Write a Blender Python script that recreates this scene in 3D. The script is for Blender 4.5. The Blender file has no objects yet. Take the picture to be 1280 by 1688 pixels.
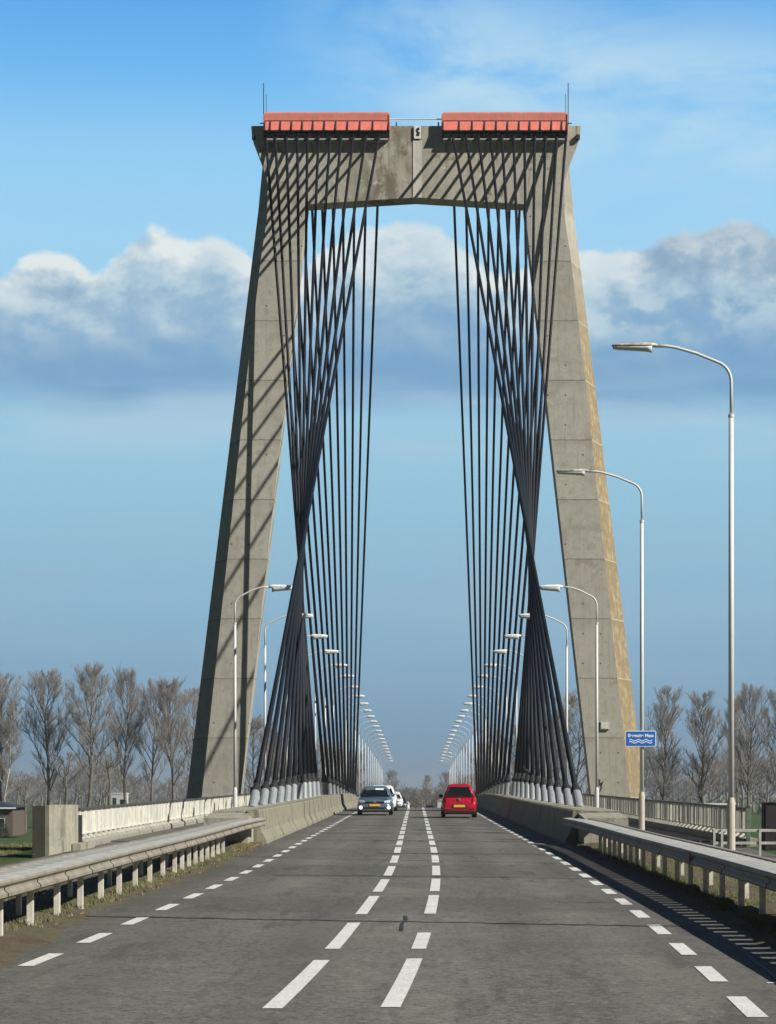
import bpy, bmesh, math, random
import numpy as np
from mathutils import Vector, Matrix
R = math.radians
random.seed(7)
SC = bpy.context.scene
COL = SC.collection
F = 3767.0

# ------------------------------------------------------------------ camera
cam = bpy.data.cameras.new('camera')
cam.sensor_fit = 'HORIZONTAL'; cam.sensor_width = 36.0
cam.lens = 36.0 * F / 1280.0
cam.shift_x = -46.0 / 1280.0
cam.shift_y = 466.0 / 1280.0
cam.clip_start = 0.5; cam.clip_end = 9000
camo = bpy.data.objects.new('camera', cam); COL.objects.link(camo)
camo.location = (0, 0, 0); camo.rotation_euler = (R(90), 0, 0)
SC.camera = camo
SC.render.resolution_x = 776; SC.render.resolution_y = 1024
SC.view_settings.view_transform = 'Standard'; SC.view_settings.look = 'None'
SC.view_settings.exposure = 0.3; SC.view_settings.gamma = 1.0

# ------------------------------------------------------------------ sun + world
SUN = Vector((1.8, -1.0, 1.5)).normalized()
sl = bpy.data.lights.new('sun', 'SUN'); sl.energy = 5.0; sl.angle = R(0.5); sl.color = (1.0, 0.955, 0.87)
so = bpy.data.objects.new('sun', sl); COL.objects.link(so)
so.rotation_euler = (-SUN).to_track_quat('-Z', 'Y').to_euler()
so.location = (60, -30, 60)

W = bpy.data.worlds.new('World'); SC.world = W; W.use_nodes = True
wt = W.node_tree; wt.nodes.clear()

class E:
    """tiny expression wrapper that writes Math nodes"""
    def __init__(s, sock, t): s.s = sock; s.t = t
    def _op(s, op, *a, clamp=False):
        n = s.t.nodes.new('ShaderNodeMath'); n.operation = op; n.use_clamp = clamp
        for i, v in enumerate((s,) + a):
            if isinstance(v, E): s.t.links.new(v.s, n.inputs[i])
            else: n.inputs[i].default_value = v
        return E(n.outputs[0], s.t)
    def __add__(s, o): return s._op('ADD', o)
    __radd__ = __add__
    def __sub__(s, o): return s._op('SUBTRACT', o)
    def __mul__(s, o): return s._op('MULTIPLY', o)
    __rmul__ = __mul__
    def __neg__(s): return s * -1.0
    def __truediv__(s, o): return s._op('DIVIDE', o)
    def exp(s): return s._op('EXPONENT')
    def clamp(s): return (s + 0.0)._op('MULTIPLY', 1.0, clamp=True)
    def mx(s, o): return s._op('MAXIMUM', o)
    def mn(s, o): return s._op('MINIMUM', o)
    def frac(s): return s._op('FRACT')
    def abs(s): return s._op('ABSOLUTE')
    def pow(s, o): return s._op('POWER', o)
    def smooth(s, a, b):
        n = s.t.nodes.new('ShaderNodeMapRange'); n.interpolation_type = 'SMOOTHSTEP'
        s.t.links.new(s.s, n.inputs[0]); n.inputs[1].default_value = a; n.inputs[2].default_value = b
        return E(n.outputs[0], s.t)

def srgb(r, g, b):
    f = lambda c: ((c / 255 + 0.055) / 1.055) ** 2.4 if c > 10 else c / 255 / 12.92
    return (f(r), f(g), f(b), 1)

def mixc(t, fac, a, b):
    n = t.nodes.new('ShaderNodeMix'); n.data_type = 'RGBA'; n.clamp_factor = True
    if isinstance(fac, E): t.links.new(fac.s, n.inputs[0])
    else: n.inputs[0].default_value = fac
    for v, i in ((a, 6), (b, 7)):
        if hasattr(v, 'links'): t.links.new(v, n.inputs[i])
        else: n.inputs[i].default_value = v
    return n.outputs[2]

def ramp(t, val, stops, interp='LINEAR'):
    n = t.nodes.new('ShaderNodeValToRGB'); n.color_ramp.interpolation = interp
    el = n.color_ramp.elements
    while len(el) > 1: el.remove(el[-1])
    el[0].position = stops[0][0]; el[0].color = stops[0][1]
    for p, c in stops[1:]:
        e = el.new(p); e.color = c
    t.links.new(val.s, n.inputs[0])
    return n.outputs[0]

def noise(t, vec, scale, detail=4, rough=0.5, dist=0.0):
    n = t.nodes.new('ShaderNodeTexNoise'); n.inputs['Scale'].default_value = scale
    n.inputs['Detail'].default_value = detail; n.inputs['Roughness'].default_value = rough
    n.inputs['Distortion'].default_value = dist
    t.links.new(vec, n.inputs['Vector'])
    return E(n.outputs[0], t)

def mapping(t, vec, scale=(1, 1, 1), loc=(0, 0, 0), rot=(0, 0, 0)):
    n = t.nodes.new('ShaderNodeMapping'); n.inputs['Scale'].default_value = scale
    n.inputs['Location'].default_value = loc; n.inputs['Rotation'].default_value = rot
    t.links.new(vec, n.inputs[0]); return n.outputs[0]

def build_world():
    t = wt
    tc = t.nodes.new('ShaderNodeTexCoord'); v = tc.outputs['Generated']
    sep = t.nodes.new('ShaderNodeSeparateXYZ'); t.links.new(v, sep.inputs[0])
    x = E(sep.outputs[0], t); z = E(sep.outputs[2], t)
    def Z(py): q = (1310 - py) / F; return q / math.sqrt(1 + q * q)
    def X(px): return (px - 686) / F * 0.975
    base = ramp(t, z * 2.0, [(0.0, srgb(98, 130, 152)), (2 * Z(1250), srgb(112, 147, 173)), (2 * Z(1120), srgb(128, 166, 193)),
        (2 * Z(1000), srgb(137, 179, 205)), (2 * Z(850), srgb(145, 190, 214)), (2 * Z(700), srgb(152, 197, 221)),
        (2 * Z(400), srgb(156, 206, 236)), (2 * Z(250), srgb(143, 200, 238)), (2 * Z(120), srgb(110, 181, 236)),
        (2 * Z(0), srgb(92, 166, 229)), (0.9, srgb(70, 130, 205)), (1.0, srgb(55, 110, 190))])
    def pn(dx, dz, sc, det, rg, k=1.5): return noise(t, mapping(t, v, (1, 0.3, k), (dx, 0, dz)), sc, det, rg, 0.15)
    n1 = pn(0, 0, 27, 10, 0.57)                     # cloud edges
    n1b = pn(0.0045, 0.0075, 27, 10, 0.57)          # the same, shifted to the sun: relief shading
    n2 = pn(3.1, 1.7, 12, 6, 0.55, 1.3); n2b = pn(3.1 + .010, 1.7 + .013, 12, 6, 0.55, 1.3)
    n3 = noise(t, mapping(t, v, (1, 0.3, 6), (7, 0, 2)), 7, 6, 0.5)
    rel = (n1 - n1b) * 1.15 + (n2 - n2b) * 1.3
    def g(px, sp): d = (x - X(px)) * (F / sp); return (-(d * d)).exp()
    def g4(px, sp): d = (x - X(px)) * (F / sp); d = d * d; return (-(d * d)).exp()
    def g2(px, py, sx, sy):
        a = (x - X(px)) * (F / sx); b = (z - Z(py)) * (F / sy); return (-(a * a + b * b)).exp()
    # top outline of the cumulus bank (in sin of elevation)
    T = g4(305, 112) * (76 / F) + g4(92, 52) * (44 / F) + g4(650, 130) * (100 / F) + g4(1080, 190) * (72 / F) + g4(1290, 110) * (40 / F) + Z(470)
    T = T + (n1 - 0.5) * (95 / F) + (n2 - 0.5) * (75 / F)
    dep = (T - z) * F                                    # px below the outline
    zl = z + (n2 - 0.5) * (110 / F) + (n3 - 0.5) * (60 / F)
    mask = dep.smooth(-6, 14) * zl.smooth(Z(725), Z(640))
    dn = dep * 1.0 + (n2 - 0.5) * 190 - rel * 420
    ccol = ramp(t, (dn / 300).clamp(), [(0.0, srgb(228, 233, 230)), (0.09, srgb(208, 218, 222)), (0.24, srgb(176, 199, 213)),
        (0.42, srgb(150, 180, 203)), (0.7, srgb(128, 166, 200)), (1.0, srgb(113, 155, 196))])
    dark = ((g2(1090, 415, 150, 50) + g2(1250, 425, 90, 60) + g2(80, 490, 50, 26) * 0.6) * n2.smooth(0.25, 0.55)).clamp()
    ccol = mixc(t, (dark * 0.75 - rel * 1.5).clamp() * dark.smooth(0.0, 0.15), ccol, srgb(128, 156, 182))
    brt = ((g2(1110, 520, 240, 34) + g2(1000, 470, 50, 60) * .7 + g2(40, 540, 90, 60) * 0.7 + g2(180, 500, 150, 30) * .5 + g2(690, 400, 90, 60) * .8 + g2(365, 430, 40, 45) * .5) * (n1 + rel * 2.0).smooth(0.3, 0.7)).clamp()
    ccol = mixc(t, brt * 0.85, ccol, srgb(184, 205, 216))
    low = zl.smooth(Z(510), Z(640))
    ccol = mixc(t, low * 0.8, ccol, srgb(116, 158, 196))
    sky = mixc(t, mask * 0.90, base, ccol)
    # low thin streaks
    st = n3.smooth(0.42, 0.62) * z.smooth(Z(780), Z(705)) * z.smooth(Z(600), Z(675)) * 0.75
    sky = mixc(t, st, sky, srgb(170, 200, 220))
    st2 = n3.smooth(0.42, 0.65) * z.smooth(Z(1180), Z(1010)) * z.smooth(Z(780), Z(960)) * 0.45
    sky = mixc(t, st2, sky, srgb(150, 180, 200))
    # cirrus veil, upper right
    zz = z - (x * -0.16)
    ci = noise(t, mapping(t, v, (1, 0.3, 3.2), (1, 0, 5), (0, R(-9), 0)), 9, 8, 0.6, 0.4)
    band = (-(((zz - Z(95)) * (F / 110)).pow(2))).exp()
    cm = ci.smooth(0.28, 0.6) * band * x.smooth(X(400), X(760)) * 0.95
    cm = cm + ci.smooth(0.5, 0.8) * z.smooth(Z(450), Z(330)) * z.smooth(Z(140), Z(260)) * 0.45
    sky = mixc(t, cm, sky, srgb(184, 216, 234))
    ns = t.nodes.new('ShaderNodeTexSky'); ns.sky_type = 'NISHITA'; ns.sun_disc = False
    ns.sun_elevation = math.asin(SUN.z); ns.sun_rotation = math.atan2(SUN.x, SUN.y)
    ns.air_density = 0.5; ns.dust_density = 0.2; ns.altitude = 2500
    b1 = t.nodes.new('ShaderNodeBackground'); # unseen slate cloud bank, added behind and beside the camera to cut fill light
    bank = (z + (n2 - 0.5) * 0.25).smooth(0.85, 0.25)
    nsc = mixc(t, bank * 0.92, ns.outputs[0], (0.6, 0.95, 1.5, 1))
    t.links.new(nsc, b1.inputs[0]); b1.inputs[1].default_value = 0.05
    b2 = t.nodes.new('ShaderNodeBackground'); t.links.new(sky, b2.inputs[0]); b2.inputs[1].default_value = 0.86
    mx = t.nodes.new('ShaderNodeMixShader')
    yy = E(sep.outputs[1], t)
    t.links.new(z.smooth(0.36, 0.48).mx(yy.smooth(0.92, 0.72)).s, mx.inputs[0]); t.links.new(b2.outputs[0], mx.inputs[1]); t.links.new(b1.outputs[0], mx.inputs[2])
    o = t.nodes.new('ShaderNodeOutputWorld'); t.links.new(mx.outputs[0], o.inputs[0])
build_world()

# ------------------------------------------------------------------ materials
def mat(name, col, rough=0.7, metal=0.0, var=0.15, nscale=6, bump=0.0, bscale=40, emit=None, spec=0.5, coat=0.0):
    m = bpy.data.materials.new(name); m.use_nodes = True; t = m.node_tree
    b = t.nodes['Principled BSDF']; b.inputs['Roughness'].default_value = rough; b.inputs['Metallic'].default_value = metal
    b.inputs['Specular IOR Level'].default_value = spec; b.inputs['Coat Weight'].default_value = coat
    tc = t.nodes.new('ShaderNodeTexCoord'); v = tc.outputs['Object']
    n = noise(t, v, nscale, 5, 0.6)
    c = (col[0], col[1], col[2], 1); lo = tuple(k * (1 - var) for k in col) + (1,); hi = tuple(min(1, k * (1 + var)) for k in col) + (1,)
    t.links.new(ramp(t, n, [(0.3, lo), (0.7, hi)]), b.inputs['Base Color'])
    if bump:
        bn = t.nodes.new('ShaderNodeBump'); bn.inputs['Strength'].default_value = bump; bn.inputs['Distance'].default_value = 0.02
        t.links.new(noise(t, v, bscale, 4, 0.6).s, bn.inputs['Height']); t.links.new(bn.outputs[0], b.inputs['Normal'])
    if emit:
        b.inputs['Emission Color'].default_value = (emit[0], emit[1], emit[2], 1); b.inputs['Emission Strength'].default_value = emit[3]
    return m

def concrete(name, base, dark, lines=None, stain=0.5, light=None, gold=None, vstreak=1.0, zline0=0.0, lsc=1.3, spot=None, con=1.0, holes=False, warp=0.0):
    m = bpy.data.materials.new(name); m.use_nodes = True; t = m.node_tree
    b = t.nodes['Principled BSDF']; b.inputs['Roughness'].default_value = 0.9; b.inputs['Specular IOR Level'].default_value = 0.25
    tc = t.nodes.new('ShaderNodeTexCoord'); v = tc.outputs['Object']
    sep = t.nodes.new('ShaderNodeSeparateXYZ'); t.links.new(v, sep.inputs[0])
    z = E(sep.outputs[2], t); x = E(sep.outputs[0], t)
    big = noise(t, v, 0.45, 5, 0.6, 0.3); mid = noise(t, v, 2.2, 6, 0.65); fine = noise(t, v, 14, 4, 0.6)
    streak = noise(t, mapping(t, v, (3.2, 3.2, 0.22)), 1.6, 6, 0.65)
    c = ramp(t, (big * 0.4 + mid * 0.4 + fine * 0.2), [(0.5 - .16 / con, tuple(k * 0.72 for k in base) + (1,)), (0.5 + .16 / con, tuple(k * 1.16 for k in base) + (1,))])
    c = mixc(t, streak.smooth(0.5, 0.72) * (stain * vstreak), c, dark + (1,))
    c = mixc(t, (big * mid).smooth(0.27, 0.38) * stain, c, dark + (1,))
    if spot:
        sx0, sw, sdk = spot
        d = (x - sx0) * (1.0 / sw)
        c = mixc(t, (-(d * d)).exp() * noise(t, mapping(t, v, (1, 1, 0.5), (2, 1, 7)), 1.1, 7, 0.7, 0.5).smooth(0.36, 0.58) * 0.85, c, sdk + (1,))
    if light:
        c = mixc(t, noise(t, mapping(t, v, (1, 1, 1.6), (5, 3, 1)), lsc, 8, 0.74, 0.6).smooth(0.595, 0.66) * 0.7, c, light + (1,))
    if gold:
        gm = (streak * 0.5 + mid * 0.5).smooth(0.30, 0.50) * (z.smooth(gold[2], gold[1]))
        gcol = ramp(t, mid * 0.5 + streak * 0.5, [(0.40, (0.13, 0.095, 0.05, 1)), (0.5, (0.26, 0.185, 0.085, 1)), (0.58, (0.40, 0.33, 0.20, 1))])
        c = mixc(t, gm * 0.9, c, gcol)
        c = mixc(t, noise(t, mapping(t, v, (1.5, 1.5, .8)), 2.6, 8, 0.75, 0.8).smooth(0.57, 0.63) * 0.4, c, (0.50, 0.46, 0.34, 1))
    if lines:
        zz = z + (mid - 0.5) * 0.10 + x * warp
        f = ((zz - zline0) / lines).frac() - 0.5
        ln = f.abs().smooth(0.5 - 0.013, 0.5 - 0.004)
        c = mixc(t, ln * (0.7 if gold else 0.75), c, ((0.55, 0.52, 0.44, 1) if gold else tuple(k * 0.25 for k in base) + (1,)))
        cell = t.nodes.new('ShaderNodeTexWhiteNoise'); cell.noise_dimensions = '1D'
        t.links.new(((zz - zline0) / lines)._op('FLOOR').s, cell.inputs['W'])
        c = mixc(t, E(cell.outputs[0], t) * 0.35, c, dark + (1,))
        # stained band just under each pour joint
        c = mixc(t, f.smooth(0.30, 0.5) * mid.smooth(0.4, 0.6) * 0.5, c, dark + (1,))
    if holes:
        hx = ((x + z * 0.0) / 0.95).frac() - 0.5; hz = ((z - zline0) / 1.61).frac() - 0.5
        hd = (hx * 0.95).pow(2) + (hz * 1.61).pow(2)
        c = mixc(t, hd.smooth(0.0032, 0.0012) * noise(t, v, 0.8, 2).smooth(0.48, 0.52) * 0.85, c, (0.04, 0.035, 0.03, 1))
    t.links.new(c, b.inputs['Base Color'])
    bn = t.nodes.new('ShaderNodeBump'); bn.inputs['Strength'].default_value = 0.35; bn.inputs['Distance'].default_value = 0.03
    t.links.new((mid + fine * 0.5).s, bn.inputs['Height']); t.links.new(bn.outputs[0], b.inputs['Normal'])
    return m

M = {}
M['pylon'] = concrete('pylon concrete', (0.455, 0.435, 0.375), (0.25, 0.235, 0.19), lines=3.22, stain=0.6, zline0=25.6, light=(0.50, 0.485, 0.42), lsc=1.6, holes=True, con=1.5)
M['beam'] = concrete('crossbeam concrete', (0.46, 0.435, 0.365), (0.17, 0.155, 0.105), stain=0.85, light=(0.62, 0.58, 0.48), spot=(-1.7, 1.9, (0.13, 0.115, 0.075)), lsc=1.8)
M['pylon_gold'] = concrete('lichen stained concrete', (0.44, 0.43, 0.38), (0.17, 0.14, 0.08), lines=3.22, stain=0.7, gold=(0, 22.0, 33.0), zline0=25.6)
M['strip'] = concrete('pale concrete strip', (0.62, 0.60, 0.53), (0.40, 0.38, 0.30), stain=0.5)
M['barrier'] = concrete('barrier concrete', (0.27, 0.255, 0.195), (0.10, 0.095, 0.065), stain=0.75, con=1.4)
M['block'] = concrete('block concrete', (0.36, 0.345, 0.28), (0.13, 0.12, 0.085), stain=0.8, light=(0.5, 0.48, 0.4), con=1.5, lsc=3)
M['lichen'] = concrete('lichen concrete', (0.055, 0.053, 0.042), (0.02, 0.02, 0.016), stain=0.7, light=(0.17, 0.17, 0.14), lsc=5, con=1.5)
M['kerb'] = concrete('kerb concrete', (0.32, 0.31, 0.26), (0.12, 0.115, 0.09), stain=0.7)
M['cable'] = mat('black cable sheath', (0.005, 0.009, 0.016), 0.6, var=0.3, nscale=3, spec=0.25)
M['collar'] = mat('black rubber collar', (0.014, 0.014, 0.016), 0.75)
M['tube'] = mat('grey anchor tube paint', (0.25, 0.275, 0.29), 0.5, var=0.12, nscale=5)
M['red'] = mat('salmon red cover paint', (0.80, 0.20, 0.15), 0.6, var=0.12, nscale=2.5)
M['redroof'] = mat('salmon red roof paint', (0.66, 0.21, 0.16), 0.6, var=0.14, nscale=2.0)
for k_ in ('red', 'redroof'):
    t_ = M[k_].node_tree; b_ = t_.nodes['Principled BSDF']; v_ = t_.nodes['Texture Coordinate'].outputs['Object']
    s_ = b_.inputs['Base Color'].links[0].from_socket
    c_ = mixc(t_, noise(t_, mapping(t_, v_, (4, 1, .5)), 2.2, 6, 0.7).smooth(0.48, 0.75) * 0.5, s_, (0.34, 0.13, 0.10, 1))
    c_ = mixc(t_, noise(t_, v_, 5, 6, 0.7).smooth(0.60, 0.72) * 0.5, c_, (0.80, 0.42, 0.34, 1))
    t_.links.new(c_, b_.inputs['Base Color'])
M['darksteel'] = mat('dark steel', (0.02, 0.018, 0.018), 0.6)
M['white'] = mat('white paint', (0.74, 0.74, 0.70), 0.5, var=0.06)
M['railwhite'] = mat('off white railing paint', (0.66, 0.65, 0.57), 0.6, var=0.16, nscale=3)
M['railcap'] = mat('dark grey cap rail', (0.07, 0.068, 0.062), 0.6, var=0.3)
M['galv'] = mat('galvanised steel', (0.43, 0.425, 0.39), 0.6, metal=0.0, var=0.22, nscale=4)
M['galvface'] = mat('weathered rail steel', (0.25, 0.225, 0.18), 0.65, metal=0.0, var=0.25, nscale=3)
M['post'] = mat('pale rail post', (0.60, 0.58, 0.50), 0.6, metal=0.0, var=0.25, nscale=6)
M['pole'] = mat('galvanised lamp pole', (0.66, 0.67, 0.65), 0.5, var=0.08, nscale=2)
M['polebase'] = mat('cream lamp pole base', (0.52, 0.49, 0.40), 0.6, var=0.12, nscale=2)
M['lamphead'] = mat('lamp housing', (0.80, 0.80, 0.77), 0.45, var=0.08, nscale=8)
M['lampdirty'] = mat('dirty lamp housing', (0.42, 0.39, 0.34), 0.6, var=0.65, nscale=7)
M['bowl'] = mat('lamp bowl', (0.55, 0.57, 0.57), 0.3, var=0.2)
M['signblue'] = mat('sign blue', (0.010, 0.13, 0.52), 0.5, var=0.04)
M['signwhite'] = mat('sign white', (0.82, 0.86, 0.88), 0.5, var=0.03)
M['tar'] = mat('tar seam', (0.025, 0.025, 0.024), 0.7)
M['bark'] = mat('grey bark', (0.14, 0.128, 0.105), 0.9, var=0.35, nscale=1.5)
M['twig'] = mat('brown grey twigs', (0.27, 0.245, 0.215), 0.9, var=0.25, nscale=0.4)
M['twigwarm'] = mat('warm brown twigs', (0.23, 0.185, 0.14), 0.9, var=0.25, nscale=0.4)
M['wood'] = mat('far wood twigs', (0.20, 0.185, 0.165), 0.95, var=0.35, nscale=0.15)
M['birch'] = mat('pale birch bark', (0.36, 0.34, 0.30), 0.8, var=0.3, nscale=2)
M['tyre'] = mat('tyre rubber', (0.015, 0.015, 0.015), 0.8)
M['rim'] = mat('wheel rim', (0.35, 0.36, 0.37), 0.4, metal=0.6)
M['glass'] = mat('dark car glass', (0.008, 0.012, 0.016), 0.08, spec=0.6)
M['blackplastic'] = mat('black plastic', (0.012, 0.012, 0.013), 0.55)
M['plate'] = mat('yellow number plate', (0.80, 0.45, 0.05), 0.5, var=0.03)
M['platetext'] = mat('plate characters', (0.05, 0.03, 0.01), 0.6)
M['chrome'] = mat('chrome', (0.75, 0.76, 0.78), 0.2, metal=0.9)
M['lens'] = mat('lamp lens', (0.55, 0.60, 0.66), 0.15, spec=0.8)
M['litlamp'] = mat('lit driving lamp', (0.9, 0.9, 0.9), 0.3, emit=(1, 1, 1, 1.6))
M['taillens'] = mat('tail lamp lens', (0.45, 0.02, 0.03), 0.2)
M['paper'] = mat('white paper', (0.75, 0.78, 0.78), 0.8)
M['brick'] = mat('brick wall', (0.11, 0.085, 0.07), 0.9, var=0.3, nscale=8)
M['tiles'] = mat('dark blue roof tiles', (0.022, 0.032, 0.055), 0.6, var=0.3, nscale=4)
M['plaster'] = mat('pale plaster', (0.50, 0.50, 0.47), 0.9, var=0.12)
M['hedge'] = mat('dark hedge', (0.016, 0.026, 0.014), 0.95, var=0.5, nscale=1.2)
M['blade'] = mat('verge grass', (0.17, 0.18, 0.075), 0.85, var=0.5, nscale=5)
M['dryleaf'] = mat('dry litter', (0.24, 0.18, 0.11), 0.9, var=0.4, nscale=9)

def road_mat():
    m = bpy.data.materials.new('asphalt'); m.use_nodes = True; t = m.node_tree
    b = t.nodes['Principled BSDF']; b.inputs['Roughness'].default_value = 0.88; b.inputs['Specular IOR Level'].default_value = 0.3
    tc = t.nodes.new('ShaderNodeTexCoord'); v = tc.outputs['Object']
    sep = t.nodes.new('ShaderNodeSeparateXYZ'); t.links.new(v, sep.inputs[0])
    x = E(sep.outputs[0], t)
    big = noise(t, mapping(t, v, (1, 0.25, 1)), 0.55, 5, 0.6, 0.4)
    mid = noise(t, mapping(t, v, (1, 0.5, 1)), 3.0, 6, 0.65)
    fine = noise(t, v, 15, 4, 0.85)
    grit = noise(t, v, 48, 2, 0.7)
    c = ramp(t, (big * 0.55 + mid * 0.45), [(0.38, (0.094, 0.094, 0.088, 1)), (0.5, (0.138, 0.136, 0.120, 1)), (0.60, (0.180, 0.176, 0.145, 1))])
    c = mixc(t, fine.smooth(0.50, 0.66) * 0.8, c, (0.25, 0.238, 0.195, 1))
    c = mixc(t, fine.smooth(0.50, 0.36) * 0.75, c, (0.040, 0.039, 0.036, 1))
    c = mixc(t, grit.smooth(0.56, 0.70) * 0.6, c, (0.30, 0.29, 0.25, 1))
    # worn wheel tracks: darker polished bands
    for xc in (-2.85, -1.25, 1.25, 2.85):
        d = (x - xc) * 1.9
        c = mixc(t, (-(d * d)).exp() * (big.smooth(0.3, 0.6) * 0.45), c, (0.062, 0.060, 0.056, 1))
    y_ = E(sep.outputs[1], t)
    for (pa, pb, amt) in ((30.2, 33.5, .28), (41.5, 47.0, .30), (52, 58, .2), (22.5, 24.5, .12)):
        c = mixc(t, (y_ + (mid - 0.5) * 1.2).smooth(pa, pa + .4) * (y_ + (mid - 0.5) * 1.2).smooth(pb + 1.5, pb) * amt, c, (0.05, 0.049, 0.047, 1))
    drip = noise(t, mapping(t, v, (1.3, 0.12, 1), (4, 2, 0)), 2.2, 5, 0.6)
    c = mixc(t, drip.smooth(0.54, 0.68) * 0.5, c, (0.055, 0.053, 0.050, 1))
    c = mixc(t, noise(t, mapping(t, v, (1, .6, 1), (9, 9, 0)), 1.4, 6, 0.7).smooth(0.66, 0.72) * 0.5, c, (0.05, 0.048, 0.045, 1))
    # mossy dust at the shoulders
    sh = x.abs().smooth(3.25, 3.9) * mid.smooth(0.25, 0.6)
    c = mixc(t, sh * 0.6, c, (0.062, 0.062, 0.048, 1))
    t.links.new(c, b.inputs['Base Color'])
    bn = t.nodes.new('ShaderNodeBump'); bn.inputs['Strength'].default_value = 0.5; bn.inputs['Distance'].default_value = 0.012
    t.links.new((fine + grit * 0.6).s, bn.inputs['Height']); t.links.new(bn.outputs[0], b.inputs['Normal'])
    return m
M['road'] = road_mat()
M['path'] = mat('path asphalt', (0.105, 0.10, 0.09), 0.9, var=0.25, nscale=2, bump=0.4, bscale=30)

def paint_mat():
    m = mat('road paint', (0.70, 0.71, 0.68), 0.7, var=0.1, nscale=3)
    t = m.node_tree; b = t.nodes['Principled BSDF']; v = t.nodes['Texture Coordinate'].outputs['Object']
    src = b.inputs['Base Color'].links[0].from_socket
    c = mixc(t, noise(t, v, 30, 4, 0.8).smooth(0.50, 0.66) * 0.75, src, (0.20, 0.195, 0.17, 1))
    t.links.new(c, b.inputs['Base Color']); return m
M['paint'] = paint_mat()

def ground_mat(name, cols, s=0.08):
    m = bpy.data.materials.new(name); m.use_nodes = True; t = m.node_tree
    b = t.nodes['Principled BSDF']; b.inputs['Roughness'].default_value = 0.95; b.inputs['Specular IOR Level'].default_value = 0.2
    tc = t.nodes.new('ShaderNodeTexCoord'); v = tc.outputs['Object']
    n = noise(t, v, s, 8, 0.6, 0.3); f = noise(t, v, 9, 5, 0.7)
    c = ramp(t, n * 0.7 + f * 0.3, cols)
    t.links.new(c, b.inputs['Base Color'])
    bn = t.nodes.new('ShaderNodeBump'); bn.inputs['Strength'].default_value = 0.8; bn.inputs['Distance'].default_value = 0.05
    t.links.new(f.s, bn.inputs['Height']); t.links.new(bn.outputs[0], b.inputs['Normal'])
    return m
M['grass'] = ground_mat('meadow', [(0.35, (0.024, 0.050, 0.012, 1)), (0.5, (0.042, 0.078, 0.020, 1)), (0.62, (0.07, 0.088, 0.030, 1)), (0.72, (0.11, 0.10, 0.05, 1))])
M['soil'] = ground_mat('verge soil', [(0.35, (0.07, 0.055, 0.036, 1)), (0.5, (0.12, 0.10, 0.07, 1)), (0.62, (0.10, 0.11, 0.05, 1)), (0.75, (0.17, 0.145, 0.10, 1))], 0.9)

# ------------------------------------------------------------------ builders
class MB:
    def __init__(s): s.v = []; s.f = []
    def add(s, vs, fs):
        o = len(s.v); s.v += [tuple(p) for p in vs]; s.f += [tuple(i + o for i in f) for f in fs]; return s
    def box(s, x0, x1, y0, y1, z0, z1):
        return s.add([(x0, y0, z0), (x1, y0, z0), (x1, y1, z0), (x0, y1, z0), (x0, y0, z1), (x1, y0, z1), (x1, y1, z1), (x0, y1, z1)],
                     [(0, 3, 2, 1), (4, 5, 6, 7), (0, 1, 5, 4), (1, 2, 6, 5), (2, 3, 7, 6), (3, 0, 4, 7)])
    def tube(s, pts, rad, n=8, caps=True):
        pts = [Vector(p) for p in pts]
        if not isinstance(rad, (list, tuple)): rad = [rad] * len(pts)
        vs = []; fs = []
        up = None
        for i, p in enumerate(pts):
            d = (pts[min(i + 1, len(pts) - 1)] - pts[max(i - 1, 0)])
            if d.length < 1e-9: d = Vector((0, 0, 1))
            d.normalize()
            if up is None:
                up = Vector((1, 0, 0)) if abs(d.x) < 0.8 else Vector((0, 1, 0))
            a = (up - d * up.dot(d)).normalized(); b = d.cross(a); up = a
            for k in range(n):
                q = 2 * math.pi * k / n
                vs.append(p + (a * math.cos(q) + b * math.sin(q)) * rad[i])
        for i in range(len(pts) - 1):
            for k in range(n):
                k2 = (k + 1) % n
                fs.append((i * n + k, i * n + k2, (i + 1) * n + k2, (i + 1) * n + k))
        if caps:
            fs.append(tuple(range(n - 1, -1, -1))); fs.append(tuple(range((len(pts) - 1) * n, len(pts) * n)))
        return s.add(vs, fs)
    def loft(s, rings, close=True, caps=True):
        n = len(rings[0]); vs = [p for r in rings for p in r]; fs = []
        for i in range(len(rings) - 1):
            for k in range(n if close else n - 1):
                k2 = (k + 1) % n
                fs.append((i * n + k, i * n + k2, (i + 1) * n + k2, (i + 1) * n + k))
        if caps:
            fs.append(tuple(range(n - 1, -1, -1))); fs.append(tuple(range((len(rings) - 1) * n, len(rings) * n)))
        return s.add(vs, fs)
    def prism(s, poly, y0, y1):
        n = len(poly)
        return s.loft([[(x, y0, z) for x, z in poly], [(x, y1, z) for x, z in poly]])
    def obj(s, name, m, parent=None, smooth=False, normals=True, bevel=0):
        me = bpy.data.meshes.new(name); me.from_pydata(s.v, [], s.f)
        if normals:
            bm = bmesh.new(); bm.from_mesh(me); bmesh.ops.recalc_face_normals(bm, faces=bm.faces)
            if bevel: bmesh.ops.bevel(bm, geom=list(bm.edges), offset=bevel, segments=2, affect='EDGES', clamp_overlap=True)
            bm.to_mesh(me); bm.free()
        me.materials.append(m)
        if smooth: me.shade_smooth()
        o = bpy.data.objects.new(name, me); COL.objects.link(o)
        if parent: o.parent = parent
        return o

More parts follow.
